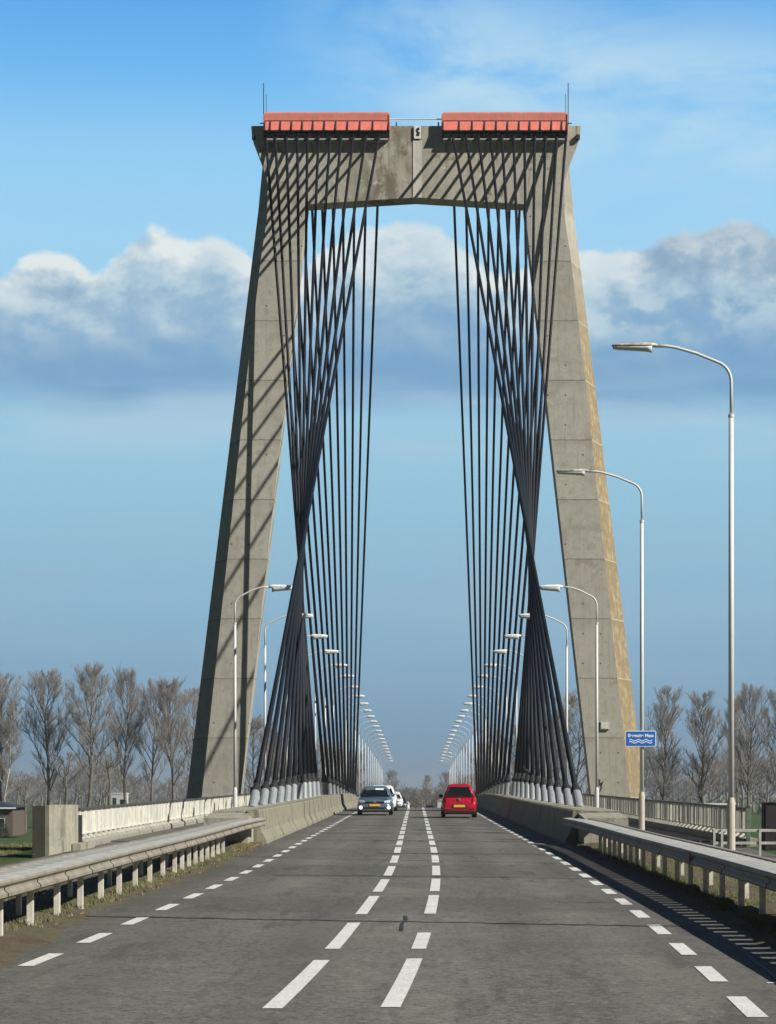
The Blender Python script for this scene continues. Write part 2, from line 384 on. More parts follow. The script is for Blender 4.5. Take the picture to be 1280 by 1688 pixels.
def tag(o, label, cat, group=None, kind=None):
    o['label'] = label; o['category'] = cat
    if group: o['group'] = group
    if kind: o['kind'] = kind
    return o
def thing(name, label, cat, loc=(0, 0, 0), group=None, rot=0):
    o = bpy.data.objects.new(name, None); COL.objects.link(o); o.location = loc; o.rotation_euler = (0, 0, rot)
    return tag(o, label, cat, group)
def struct(o, label=None):
    o['kind'] = 'structure'
    if label: o['label'] = label
    return o
def dup(root, loc=None):
    r = root.copy(); COL.objects.link(r)
    if loc is not None: r.location = loc
    for ch in list(root.children):
        c = ch.copy(); COL.objects.link(c); c.parent = r
        for g in ch.children:
            d = g.copy(); COL.objects.link(d); d.parent = c
    return r
ORD = ['nearest', 'second', 'third', 'fourth', 'fifth', 'sixth', 'seventh', 'eighth', 'ninth', 'tenth', 'eleventh', 'twelfth', 'thirteenth',
       'fourteenth', 'fifteenth', 'sixteenth', 'seventeenth', 'eighteenth', 'nineteenth', 'twentieth', 'twenty-first', 'twenty-second', 'twenty-third', 'twenty-fourth']

# ------------------------------------------------------------------ alignment
_k = [(-90, -1.62), (0, -1.66), (12, -1.655), (20.7, -1.64), (30, -1.563), (43.5, -1.50), (63, -1.34), (86, -1.20), (104, -1.07), (125, -0.93), (148, -0.84),
      (180, -1.06), (230, -1.50), (300, -2.12), (320, -2.3), (400, -3.3), (480, -4.1), (560, -4.7), (700, -5.05), (1200, -5.1)]
_gx = np.arange(-90, 1200, 0.5); _gz = np.interp(_gx, [a for a, b in _k], [b for a, b in _k])
_w = np.exp(-0.5 * (np.arange(-24, 25) / 8.0) ** 2); _w /= _w.sum()
_gz = np.convolve(np.pad(_gz, 24, mode='edge'), _w, mode='valid')
def zr(y): return float(np.interp(y, _gx, _gz))
_c = [(-90, -9.5), (-40, -4.6), (0, -1.62), (10, -0.98), (20.7, -0.50), (23.9, -0.40), (26.9, -0.33), (29.9, -0.26), (33, -0.20), (35.8, -0.15), (43.5, -0.05), (55, 0), (1200, 0)]
_cz = np.interp(_gx, [a for a, b in _c], [b for a, b in _c])
_cz = np.convolve(np.pad(_cz, 24, mode='edge'), _w, mode='valid')
def cx(y): return float(np.interp(y, _gx, _cz))
YS = list(np.arange(-80, 64, 1.0)) + list(np.arange(64, 160, 2.0)) + list(np.arange(160, 700, 5.0))
YA, YD0, YD1 = 62.5, 64.0, 560.0       # start of barrier, deck span

def strip(xa, xb, y0, y1, dz=0.0, mb=None, step=None, follow=True, za=0.0, zb=0.0):
    mb = mb or MB()
    ys = [y0] + [y for y in YS if y0 + 1e-3 < y < y1 - 1e-3] + [y1]
    vs = []; fs = []
    for y in ys:
        c = cx(y) if follow else 0
        vs += [(xa + c, y, zr(y) + dz + za), (xb + c, y, zr(y) + dz + zb)]
    for i in range(len(ys) - 1): fs.append((2 * i, 2 * i + 1, 2 * i + 3, 2 * i + 2))
    return mb.add(vs, fs)
def sweep(poly, y0, y1, mb=None, ystep=None):
    """closed cross-section poly of (x, dz) swept along the road"""
    mb = mb or MB()
    ys = [y0] + [y for y in YS if y0 + 1e-3 < y < y1 - 1e-3] + [y1]
    return mb.loft([[(x + cx(y), y, zr(y) + z) for x, z in poly] for y in ys])

# ------------------------------------------------------------------ setting
def gh(x, y):
    base = -5.25
    top = zr(y) - 0.10
    ax = abs(x - cx(min(y, 60)))
    k = 0.0
    t = min(1.0, max(0.0, (ax - 12.0) / 9.0)); t = t * t * (3 - 2 * t)
    h = top * (1 - t) + base * t
    if y > 61: 
        q = min(1.0, (y - 61) / 10.0); q = q * q * (3 - 2 * q); h = h * (1 - q) + base * q
    if y > 560: h = min(h, zr(y) - 0.12)
    if 125 < y < 200:
        r = min(1, max(0, (y - 125) / 10)) * min(1, max(0, (200 - y) / 12)); r = r * r * (3 - 2 * r); h -= 3.2 * r
    if ax > 14: h += 0.35 * math.sin(x * 0.09 + y * 0.03) * min(1, (ax - 14) / 20) * (0 if y > 400 else 1)
    return h
def build_ground():
    xs = sorted(set([-4000, -2500, -1500, -1000, -700, -500] + list(range(-400, -100, 25)) + list(range(-100, -24, 6)) + [q * 1.5 for q in range(-16, 17)] + list(range(28, 101, 6)) + list(range(100, 401, 25)) + [500, 700, 1000, 1500, 2500, 4000]))
    ys = list(range(-80, 120, 4)) + list(range(120, 210, 3)) + list(range(210, 400, 12)) + list(range(400, 1000, 50)) + [1000, 1400, 2000, 3000, 4500, 6000]
    mb = MB(); n = len(xs)
    vs = [(x, y, gh(x, y)) for y in ys for x in xs]
    fs = [(j * n + i, j * n + i + 1, (j + 1) * n + i + 1, (j + 1) * n + i) for j in range(len(ys) - 1) for i in range(n - 1)]
    struct(mb.add(vs, fs).obj('ground', M['grass'], smooth=True), 'green riverside meadow below the bridge')
build_ground()
mb = MB(); mb.add([(-3000, 126, -7.2), (3000, 126, -7.2), (3000, 199, -7.2), (-3000, 199, -7.2)], [(0, 1, 2, 3)])
wm = mat('river water', (0.02, 0.035, 0.035), 0.12, var=0.2, bump=0.25, bscale=1.5)
struct(mb.obj('river', wm), 'river under the bridge')
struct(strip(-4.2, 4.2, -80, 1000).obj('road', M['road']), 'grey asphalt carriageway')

# markings
mk = MB()
def dash(xc, w, a, b):
    strip(xc - w / 2, xc + w / 2, a, b, dz=0.005, mb=mk)
def dashes(xc, w, start, period, length, end):
    y = start
    while y < end:
        dash(xc, w, y, y + length); y += period
for a, b in ((11.2, 15.9), (17.5, 22.3), (23.8, 28.1), (29.9, 34.6), (36.0, 40.6), (42.2, 46.8)): dash(-0.45, 0.155, a, b)
for a, b in ((11.2, 15.9), (17.6, 22.5), (23.8, 26.3), (30.0, 34.9), (36.2, 40.9), (42.4, 47.0)): dash(0.45, 0.155, a, b)
dashes(-0.45, 0.16, 48.6, 6.2, 4.5, 640); dashes(0.45, 0.16, 48.8, 6.2, 4.5, 640)
dashes(-3.2, 0.155, 21.6 - 3.07 * 8, 3.07, 1.55, 640); dashes(3.2, 0.16, 19.9 - 3.07 * 8, 3.07, 1.65, 640)
dash(4.02 - .35, 0.14, 19.72, 19.82)
struct(mk.obj('road_markings', M['paint']), 'white dashed centre and edge lines')

# seams and cracks in the asphalt
sm = MB()
def seam(pts, w):
    vs = []; fs = []
    for i, (px, py) in enumerate(pts):
        x, y = px, py
        vs += [(x, y - w / 2 * random.uniform(.7, 1.4), zr(y) + 0.009), (x, y + w / 2 * random.uniform(.7, 1.4), zr(y) + 0.009)]
    for i in range(len(pts) - 1): fs.append((2 * i, 2 * i + 2, 2 * i + 3, 2 * i + 1))
    sm.add(vs, fs)
def unproj(px, py):
    y = 30.0
    for _ in range(60): y = 0.5 * y + 0.5 * (F * -zr(y) / (py - 1310))
    return ((px - 686) * y / F, y)
random.seed(3)
for (y0, y1, w, xa, xb) in ((1511, 1529, 0.10, 118, 1185), (1443, 1449, 0.10, 450, 985), (1407, 1409, 0.14, 620, 930), (1385, 1388, .2, 520, 890), (1487, 1491, .05, 900, 1110)):
    pts = []
    for k in range(41):
        q = k / 40; p = unproj(xa + (xb - xa) * q, y0 + (y1 - y0) * q + random.uniform(-.7, .7)); pts.append(p)
    seam(pts, w)
for yy in (75, 88, 101, 128, 137):
    seam([(x, yy + .5 * random.uniform(-.1, .1)) for x in np.linspace(-4.0, 4.0, 9)], 0.28)
cr = [unproj(x, y) for x, y in ((668, 1511), (670, 1517), (663, 1524), (662, 1535))]
vs = []
for i, (x, y) in enumerate(cr): vs += [(x - .018, y, zr(y) + .009), (x + .022, y, zr(y) + .009)]
sm.add(vs, [(2 * i, 2 * i + 1, 2 * i + 3, 2 * i + 2) for i in range(3)])
cr = [unproj(x, y) for x, y in ((1185, 1542), (1205, 1555), (1228, 1570), (1245, 1588), (1262, 1598), (1285, 1618), (1320, 1660))]
vs = []
for i, (x, y) in enumerate(cr): vs += [(x - .022, y, zr(y) + .009), (x + .022, y, zr(y) + .009)]
sm.add(vs, [(2 * i, 2 * i + 1, 2 * i + 3, 2 * i + 2) for i in range(6)])
struct(sm.obj('asphalt_seams', M['tar']), 'dark tar seams and cracks across the carriageway')

# verges and side paths
for sgn, nm in ((-1, 'left'), (1, 'right')):
    def P(pts): return [(sgn * x, z) for x, z in pts]
    a, b = (4.12, 5.7)
    vb = MB(); ys = [-80] + [y for y in YS if -80 < y < 61.5] + [61.5]
    rnd = random.Random(5 + sgn)
    offs = [0.0, 0.12, 0.5, 1.0, 1.6]
    hh = [0.0, 0.03, 0.09, 0.10, 0.04] if sgn < 0 else [-0.03, 0.03, 0.09, 0.10, 0.04]
    vs = []; fs = []; n = 5
    ys2 = list(np.arange(-60, 61.6, 0.5))
    for y in ys2:
        wob = 0.07 * math.sin(y * 1.7) + rnd.uniform(-.05, .05)
        for k in range(n):
            x = 4.12 + offs[k] + (wob if k in (0, 1, 2) else 0)
            if sgn < 0: x -= (0.62 if k == 0 else 0.5 if k == 1 else 0.2 if k == 2 else 0) * min(1, max(0, (31 - y) / 9)); 
            if k == 0: x -= 0.08
            vs.append((sgn * x + cx(y), y, zr(y) + hh[k] + (rnd.uniform(-.02, .03) if k else 0)))
    for j in range(len(ys2) - 1):
        for k in range(n - 1): fs.append((j * n + k, j * n + k + 1, (j + 1) * n + k + 1, (j + 1) * n + k))
    struct(vb.add(vs, fs).obj('verge', M['soil'], smooth=True), nm + ' verge of soil and sparse grass under the guardrail')
    struct(sweep(P([(5.72, 0.06), (8.25, 0.06), (8.25, -0.15), (5.72, -0.15)]), -60, 61.9).obj('path', M['path']), nm + ' asphalt side path towards the bridge')
    struct(sweep(P([(5.60, 0.10), (8.28, 0.10), (8.28, -0.12), (5.60, -0.12)]), 62.0, YD1).obj('walkway', M['path']), nm + ' walkway on the bridge deck')
# grass tufts and litter on the verges (stuff)
def tufts(name, m, n, spec, hgt, w, label):
    rnd = random.Random(hash(name) % 1000 if False else len(name)); mb = MB()
    for _ in range(n):
        sg, xa, xb, ya, yb = rnd.choice(spec)
        x = sg * rnd.uniform(xa, xb); y = rnd.uniform(ya, yb); cl = math.sin(y * 2.3 + sg) * math.sin(y * .9 + x * 3)
        if cl < rnd.uniform(-1.0, .6): continue
        x += cx(y)
        for _b in range(5):
            q = rnd.uniform(0, 6.28); l = rnd.uniform(.3, 1) * hgt; bx = x + rnd.uniform(-.05, .05); by = y + rnd.uniform(-.05, .05)
            z = zr(y) + 0.05; dx = math.cos(q); dy = math.sin(q); o = rnd.uniform(.1, .8) * l
            mb.add([(bx - dy * w, by + dx * w, z), (bx + dy * w, by - dx * w, z), (bx + dx * o, by + dy * o, z + l)], [(0, 1, 2)])
    return tag(mb.obj(name, m, normals=False), label, 'grass', kind='stuff')
tufts('verge_grass', M['blade'], 30000, [(1, 4.35, 5.6, 18, 58), (1, 4.3, 4.9, 20, 50), (-1, 4.15, 5.5, 16, 60), (-1, 9.3, 11.5, 40, 60)], 0.085, .006, 'short green and yellow grass growing along the verges')
tufts('dry_litter', M['dryleaf'], 1700, [(1, 4.2, 4.9, 18, 61), (-1, 3.85, 4.9, 16, 61), (-1, 4.1, 4.6, 55, 62), (1, 4.2, 4.8, 54, 62)], 0.05, .012, 'dry leaves and dead stalks lying on the verges')

# deck
struct(sweep([(-8.9, -0.14), (8.9, -0.14), (8.9, -0.75), (5.5, -1.9), (-5.5, -1.9), (-8.9, -0.75)], YD0 - 2, YD1).obj('bridge_deck', M['barrier']), 'concrete bridge deck under the road')

# concrete barriers with plinth, one per side
for sgn, nm in ((-1, 'sunlit'), (1, 'shaded')):
    t = thing('concrete_barrier', ('sunlit stained concrete barrier along the left lane, carrying the left cable anchors' if sgn < 0 else
              'shaded concrete barrier along the right lane, carrying the right cable anchors'), 'barrier', (0, YA, zr(YA)), 'concrete barriers along the bridge road')
    def W2(p): return (p[0], p[1] - YA, p[2] - zr(YA))
    body = MB()
    poly = [(4.08, 0.0), (4.10, 0.10), (4.24, 0.34), (4.30, 0.88), (4.36, 0.92), (4.62, 0.92), (4.62, -0.1), (4.08, -0.1)]
    y = YA; seg = 4.0
    rn = random.Random(9)
    while y < YD1 - 5:
        l = seg if y < 200 else 40
        jit = rn.uniform(-.006, .006)
        ys = list(np.linspace(y + 0.02, y + l - 0.02, 3))
        body.loft([[W2((sgn * (px + jit), yy, zr(yy) + pz)) for px, pz in poly] for yy in ys])
        y += l
    body.obj('barrier_wall', M['barrier'], t)
    pl = MB()
    polyp = [(4.63, 0.895), (5.62, 0.895), (5.62, -0.1), (4.63, -0.1)]
    yy = [YA + .5] + list(np.arange(66, 200, 4)) + list(np.arange(200, YD1, 10))
    pl.loft([[W2((sgn * px, q, zr(q) + pz)) for px, pz in polyp] for q in yy]).obj('plinth', M['block'], t)

# railings
RX = 8.5
def railing(sgn, y0):
    lab = 'long white slatted railing on the left edge of the bridge, lit by the sun' if sgn < 0 else 'long slatted railing on the right edge of the bridge, its shaded side showing'
    t = thing('bridge_railing', lab, 'railing', (sgn * RX, y0, zr(y0)), 'railings along the bridge edges')
    def L(x, y, z): return (sgn * x - sgn * RX, y - y0, zr(y) + z - zr(y0))
    ys = [y0] + [y for y in YS if y0 < y < YD1]
    cap = MB(); cap.loft([[L(RX - .06, y, .985), L(RX + .06, y, .985), L(RX + .06, y, 1.04), L(RX - .06, y, 1.04)] for y in ys]); cap.obj('cap_rail', M['railcap'], t)
    low = MB(); low.loft([[L(RX - .03, y, .37), L(RX + .03, y, .37), L(RX + .03, y, .41), L(RX - .03, y, .41)] for y in ys]); low.obj('bottom_rail', M['railwhite'], t)
    kb = MB(); y = y0 - .3
    while y < 200:
        a, b = y + .012, y + .93
        kb.loft([[L(RX - .22, q, .05), L(RX + .2, q, .05), L(RX + .2, q, .26), L(RX - .16, q, .26), L(RX - .22, q, .20)] for q in (a, b)]); y += .95
    kb.loft([[L(RX - .22, q, .05), L(RX + .2, q, .05), L(RX + .2, q, .26), L(RX - .16, q, .26), L(RX - .22, q, .20)] for q in [y] + [k for k in YS if y < k < YD1]])
    kb.obj('kerb', M['kerb'], t)
    bl = MB(); y = y0 + .06; rn = random.Random(4)
    ft = MB()
    while y < 330:
        a, b = (y, y + .125)
        tw = rn.uniform(-.006, .006)
        bl.add([L(RX - .012 + tw, a, .40), L(RX - .012 - tw, b, .40), L(RX + .012 - tw, b, .40), L(RX + .012 + tw, a, .40),
                L(RX - .012 + tw, a, .99), L(RX - .012 - tw, b, .99), L(RX + .012 - tw, b, .99), L(RX + .012 + tw, a, .99)],
               [(0, 3, 2, 1), (4, 5, 6, 7), (0, 1, 5, 4), (1, 2, 6, 5), (2, 3, 7, 6), (3, 0, 4, 7)])
        y += .165
    bl.obj('slats', M['railwhite'], t)
    y = y0 + .1; k = 0; far = MB()
    def postmb(mb, y):
        mb.add([L(RX - .05, y - .02, .2), L(RX + .07, y - .02, .2), L(RX + .07, y + .02, .2), L(RX - .05, y + .02, .2),
                L(RX - .05, y - .02, 1.0), L(RX + .04, y - .02, 1.0), L(RX + .04, y + .02, 1.0), L(RX - .05, y + .02, 1.0)],
               [(0, 3, 2, 1), (4, 5, 6, 7), (0, 1, 5, 4), (1, 2, 6, 5), (2, 3, 7, 6), (3, 0, 4, 7)])
        # foot bracket under the slats
        mb.add([L(RX - .16, y - .03, .262), L(RX + .02, y - .03, .262), L(RX + .02, y + .03, .262), L(RX - .16, y + .03, .262),
                L(RX - .03, y - .03, .38), L(RX + .02, y - .03, .38), L(RX + .02, y + .03, .38), L(RX - .03, y + .03, .38)],
               [(0, 3, 2, 1), (4, 5, 6, 7), (0, 1, 5, 4), (1, 2, 6, 5), (2, 3, 7, 6), (3, 0, 4, 7)])
    while y < YD1:
        if k < 60: q = MB(); postmb(q, y); q.obj('post', M['railwhite'], t)
        else: postmb(far, y)
        k += 1; y += .99
    fo = far.obj('far_posts', M['railwhite'], t); fo['kind'] = 'stuff'
    return t
railing(-1, 57.4); railing(1, 58.4)

# abutment pillar on the left
t = thing('abutment_pillar', 'stout concrete pillar with dark lichen at the near end of the white railing', 'pillar', (-8.70, 54.6, zr(54.6) - .1))
MB().loft([[(x * 1.0, y, z) for x, y in ((-0.12 - .0, -.28), (-.02, -.30), (.28, -.05), (.42, .5), (.42, 1.4), (-.12, 1.4))] for z in (0, 1.26)]).obj('rounded_face', M['block'], t)
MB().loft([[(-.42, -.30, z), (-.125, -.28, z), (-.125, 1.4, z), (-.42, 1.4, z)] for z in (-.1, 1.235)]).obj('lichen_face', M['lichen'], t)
MB().box(.43, .62, .4, 2.9, 0, .33).obj('footing', M['block'], t)
MB().box(.30, .40, 1.5, 2.2, .33, 1.0).obj('dark_end_plate', M['darksteel'], t)

# wide end blocks behind the guard rails
for sgn, lab in ((-1, 'pale mossy concrete block between the left guardrail and the barrier end'), (1, 'pale concrete block behind the end of the right guardrail')):
    y = 60.4
    b = MB(); 
    x0, x1 = (4.45, 5.62)
    b.loft([[(sgn * x0, q, zz), (sgn * x1, q, zz), (sgn * (x1), q, zt), (sgn * x0, q, zt)] for q, zz, zt in ((0, -.1, .74), (2.4, -.1, .86))])
    o = b.obj('end_block', M['block']); o.location = (0, y, zr(y)); tag(o, lab, 'concrete block', 'end blocks beside the barriers')

# ------------------------------------------------------------------ guardrails
def guardrail(sgn):
    X0 = 4.2 if sgn < 0 else 4.1
    YE = 61.6
    lab = ('double sided steel guardrail on the left verge, sunlit on its road side' if sgn < 0 else
           'double sided steel guardrail on the right verge, shaded on its road side')
    t = thing('guardrail', lab, 'guardrail', (0, 0, 0), 'guardrails before the bridge')
    def cc(y):  # extra sideways curve removed from road centre curve (rail follows the same bend more gently)
        return cx(y) * (0.25 if y > 20 else 0.25 + 0.75 * (20 - y) / 40 if y > -20 else 1)
    def H(y): return 0.60
    def wid(y):
        return 0.42 + min(.16, max(0, (YE - y) * 0.03))
    ys = list(np.arange(8, YE + .01, 0.8)) 
    rn = random.Random(2)
    def P(off, y, z): return (sgn * (X0 + off) + cc(y), y, zr(y) + z + .06)
    def end(y):  # the rail leans in against the barrier
        q = max(0, (y - 54) / (YE - 54)); return -0.14 * q * q
    # front beam: folded section
    fb = MB(); sec = [(0.00, .60), (-.02, .575), (-.015, .55), (.025, .515), (.025, .49), (-.015, .455), (-.015, .42), (.02, .395), (.05, .395), (.05, .43), (.04, .46), (.09, .49), (.09, .52), (.04, .57), (.20, .585), (.20, .60)]
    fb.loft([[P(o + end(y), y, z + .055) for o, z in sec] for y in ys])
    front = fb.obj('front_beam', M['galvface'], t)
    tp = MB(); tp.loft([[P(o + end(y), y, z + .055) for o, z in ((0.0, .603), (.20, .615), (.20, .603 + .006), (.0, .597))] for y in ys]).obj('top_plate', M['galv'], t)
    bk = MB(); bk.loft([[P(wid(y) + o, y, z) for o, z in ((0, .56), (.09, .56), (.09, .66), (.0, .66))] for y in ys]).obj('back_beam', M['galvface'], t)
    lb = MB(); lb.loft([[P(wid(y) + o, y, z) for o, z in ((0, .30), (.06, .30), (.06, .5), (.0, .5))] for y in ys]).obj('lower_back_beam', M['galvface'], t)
    y = 8.2; k = 0
    sp = MB()
    while y < YE - .5:
        a, b = y, y + .34
        w1 = wid(y)
        b = y + .40
        s = MB(); s.add([P(.205, a, .661), P(w1, a + .05, .64), P(w1, b + .05, .64), P(.205, b, .661), P(.205, a, .640), P(w1, a + .05, .62), P(w1, b + .05, .62), P(.205, b, .640)],
              [(0, 1, 2, 3), (4, 7, 6, 5), (0, 4, 5, 1), (1, 5, 6, 2), (2, 6, 7, 3), (3, 7, 4, 0)])
        s.obj('cross_plate', M['galv'], t)
        y += .64
    # posts
    ph = 24.9 if sgn < 0 else 26.4
    py = [ph + 1.93 * i for i in range(-8, 10)] + [ph + 1.93 * 9 + 1.3 * i for i in range(1, 9)]
    for q in py:
        if q < 8.5 or q > YE - 1: continue
        mb = MB(); x = sgn * (X0 + .26) + cc(q)
        z0 = zr(q) - .05
        mb.add([(x - .02, q - .045, z0), (x + .05, q - .045, z0), (x + .05, q + .045, z0), (x - .02, q + .045, z0),
                (x - .02, q - .045, z0 + .72), (x + .05, q - .045, z0 + .72), (x + .05, q + .045, z0 + .72), (x - .02, q + .045, z0 + .72)],
               [(0, 3, 2, 1), (4, 5, 6, 7), (0, 1, 5, 4), (1, 2, 6, 5), (2, 3, 7, 6), (3, 0, 4, 7)])
        mb.obj('post', M['post'], t)
    for q in list(np.arange(12, 60, 4.0)):
        MB().box(sgn * (X0 + wid(q) + .01) + cc(q) - .03, sgn * (X0 + wid(q) + .01) + cc(q) + .03, q - .04, q + .04, zr(q) - .05, zr(q) + .62).obj('back_post', M['post'], t)
    # bolted splice plates show as dark seams
    for q in np.arange(10, 60, 4.0 if sgn > 0 else 2.0):
        s = MB(); s.loft([[P(o + end(q), q + d, z + .055) for o, z in ((-.023, .55), (.017, .515), (.017, .49), (-.023, .455), (-.023, .42), (-.01, .42), (-.01, .455), (.03, .49), (.03, .515), (-.01, .55))] for d in (0, .025)])
        s.obj('splice', M['darksteel'], t)
    if sgn > 0:
        q = 33.6
        MB().add([P(-.030, q, .63), P(-.030, q + .35, .63), P(-.030, q + .35, .48), P(-.030, q, .48), P(-.022, q, .63), P(-.022, q + .35, .63), P(-.022, q + .35, .48), P(-.022, q, .48)],
             [(0, 1, 2, 3), (4, 7, 6, 5), (0, 4, 5, 1), (1, 5, 6, 2), (2, 6, 7, 3), (3, 7, 4, 0)]).obj('red_mark', mat('faded red paint', (.25, .02, .02), .6), t)
    return t
guardrail(-1); guardrail(1)

# ------------------------------------------------------------------ pylon
Y0 = 123.4
S0 = F / Y0
PY = thing('bridge_pylon', 'tall concrete portal pylon straddling the road, stay cables fanning from its crossbeam', 'pylon', (0, Y0, 0))
def lin(z, pts):
    for (z0, x0), (z1, x1) in zip(pts, pts[1:]):
        if z0 <= z <= z1: return x0 + (x1 - x0) * (z - z0) / (z1 - z0)
    (z0, x0), (z1, x1) = (pts[0], pts[1]) if z < pts[0][0] else (pts[-2], pts[-1])
    return x0 + (x1 - x0) * (z - z0) / (z1 - z0)
XI = [(0, 9.47), (22.08, 6.98), (31.9, 5.86)]
XF = [(0, 11.56), (22.0, 9.2), (29.15, 8.35), (31.1, 8.05), (31.9, 8.03)]
XO = [(0, 12.58), (34.3, 8.38)]
for sgn in (-1, 1):
    lv = [-6, -3, 0, 5, 10, 15, 22, 26, 29.15, 31.1, 31.9]
    rings = []
    for z in lv:
        xi = lin(z, XI); xf = lin(z, XF); xo = lin(z, XO)
        rings.append([(sgn * xi, 0, z), (sgn * xf, 0, z), (sgn * xo, 2.0, z), (sgn * xo, 3.2, z), (sgn * (xi + .5), 3.2, z), (sgn * xi, 1.7, z)])
    mb = MB(); mb.loft(rings)
    leg = mb.obj('leg', M['pylon'], PY)
    if sgn > 0:
        leg.data.materials.append(M['pylon_gold'])
        for p in leg.data.polygons:
            if p.normal.x > 0.5: p.material_index = 1
    # tapering shoulder above the leg
    w = MB()
    a = (sgn * 8.03, 0.004, 31.9); b = (sgn * 8.67, 2.0, 31.9); c = (sgn * 8.03, 2.0, 31.9); d = (sgn * 8.38, 1.38, 34.3); e = (sgn * 8.02, 0.004, 33.1); f_ = (sgn * 8.2, 2.0, 34.2); g_ = (sgn * 7.6, 2.0, 34.0); h_ = (sgn * 7.6, 0.3, 31.9)
    me_ = bmesh.new()
    for q in (a, b, c, d, e, f_, g_, h_): me_.verts.new(q)
    bmesh.ops.convex_hull(me_, input=list(me_.verts))
    m2 = bpy.data.meshes.new('shoulder'); me_.to_mesh(m2); me_.free(); m2.materials.append(M['pylon_gold'] if sgn > 0 else M['pylon'])
    so_ = bpy.data.objects.new('shoulder', m2); COL.objects.link(so_); so_.parent = PY
poly = [(-8.9, 36.13), (-8.86, 35.55), (-8.38, 34.3), (-8.02, 33.1), (-8.03, 31.902), (-5.86, 31.902), (0, 32.26), (5.86, 31.902), (8.03, 31.902), (8.02, 33.1), (8.38, 34.3), (8.86, 35.55), (8.9, 36.13)]
MB().prism(poly, 0, 1.4).obj('crossbeam', M['beam'], PY)
MB().box(-.16, .33, -.03, 0.0 - .002, 32.25, 35.35).obj('pale_strip', M['strip'], PY)
h = MB().box(-.10, .28, -.10, -.035, 35.42, 36.10).obj('hatch', M['paper'], PY)
MB().add([(x, -.108, z) for x, z in ((.0, 35.55), (.18, 35.55), (.22, 35.75), (.12, 35.8), (.2, 35.9), (.2, 36.03), (.05, 35.98), (-.02, 35.85), (.05, 35.72))] + [(x, -.102, z) for x, z in ((.0, 35.55), (.18, 35.55), (.22, 35.75), (.12, 35.8), (.2, 35.9), (.2, 36.03), (.05, 35.98), (-.02, 35.85), (.05, 35.72))],
         [tuple(range(9))] + [(i, (i + 1) % 9, (i + 1) % 9 + 9, i + 9) for i in range(9)]).obj('dark_figure', M['darksteel'], h)
MB().tube([(-1.5, .1, 36.52), (1.62, .1, 36.52)], .035).obj('white_pipe', M['white'], PY)
for x in (-1.05, 1.22): MB().tube([(x, .2, 36.13), (x, .2, 36.38)], .04).obj('stub_post', M['darksteel'], PY)
for sgn in (-1, 1):
    lampf = MB().box(sgn * 8.75 - .1, sgn * 8.75 + .1, -.2, .0, 35.35, 35.62).obj('floodlight', M['darksteel'], PY)
    # antennas
for sgn, lab in ((-1, 'tall thin antenna mast rising beside the left red cover'), (1, 'tall thin antenna mast rising beside the right red cover')):
    an = thing('antenna', lab, 'antenna', (sgn * 8.24, Y0 + .2, 36.0), 'antennas on the pylon')
    MB().tube([(0, 0, -.1), (0, 0, 2.5)], .022, 6).obj('long_rod', M['darksteel'], an)
    MB().tube([(-sgn * .14, 0, .0), (-sgn * .14, 0, 1.9)], .014, 6).obj('short_rod', M['darksteel'], an)
    MB().box(-.2, .2, -.03, .03, .3, .35).obj('bracket', M['darksteel'], an)
# painted mark and metal box on right leg
bx = thing('junction_box', 'small square metal box fixed to the right leg of the pylon', 'box', (10.2, Y0 - .12, 3.5))
MB().box(-.25, .25, 0, .115, 0, .45).obj('housing', M['galv'], bx, bevel=.02)
MB().box(-.2, .2, -.012, 0, .05, .40).obj('lid', M['post'], bx)
gr = MB()
for k in range(5):
    x = 9.83 + k * .045; gr.tube([(x, 0, .2 + .25 * math.sin(k * 2)), (x + .12, 0, .45 + .2 * math.cos(k * 1.7)), (x - .02, 0, .8 - .1 * k)], .02, 4)
gro = gr.obj('graffiti', M['darksteel'], PY); gro.location = (0, -.005, 0.1)

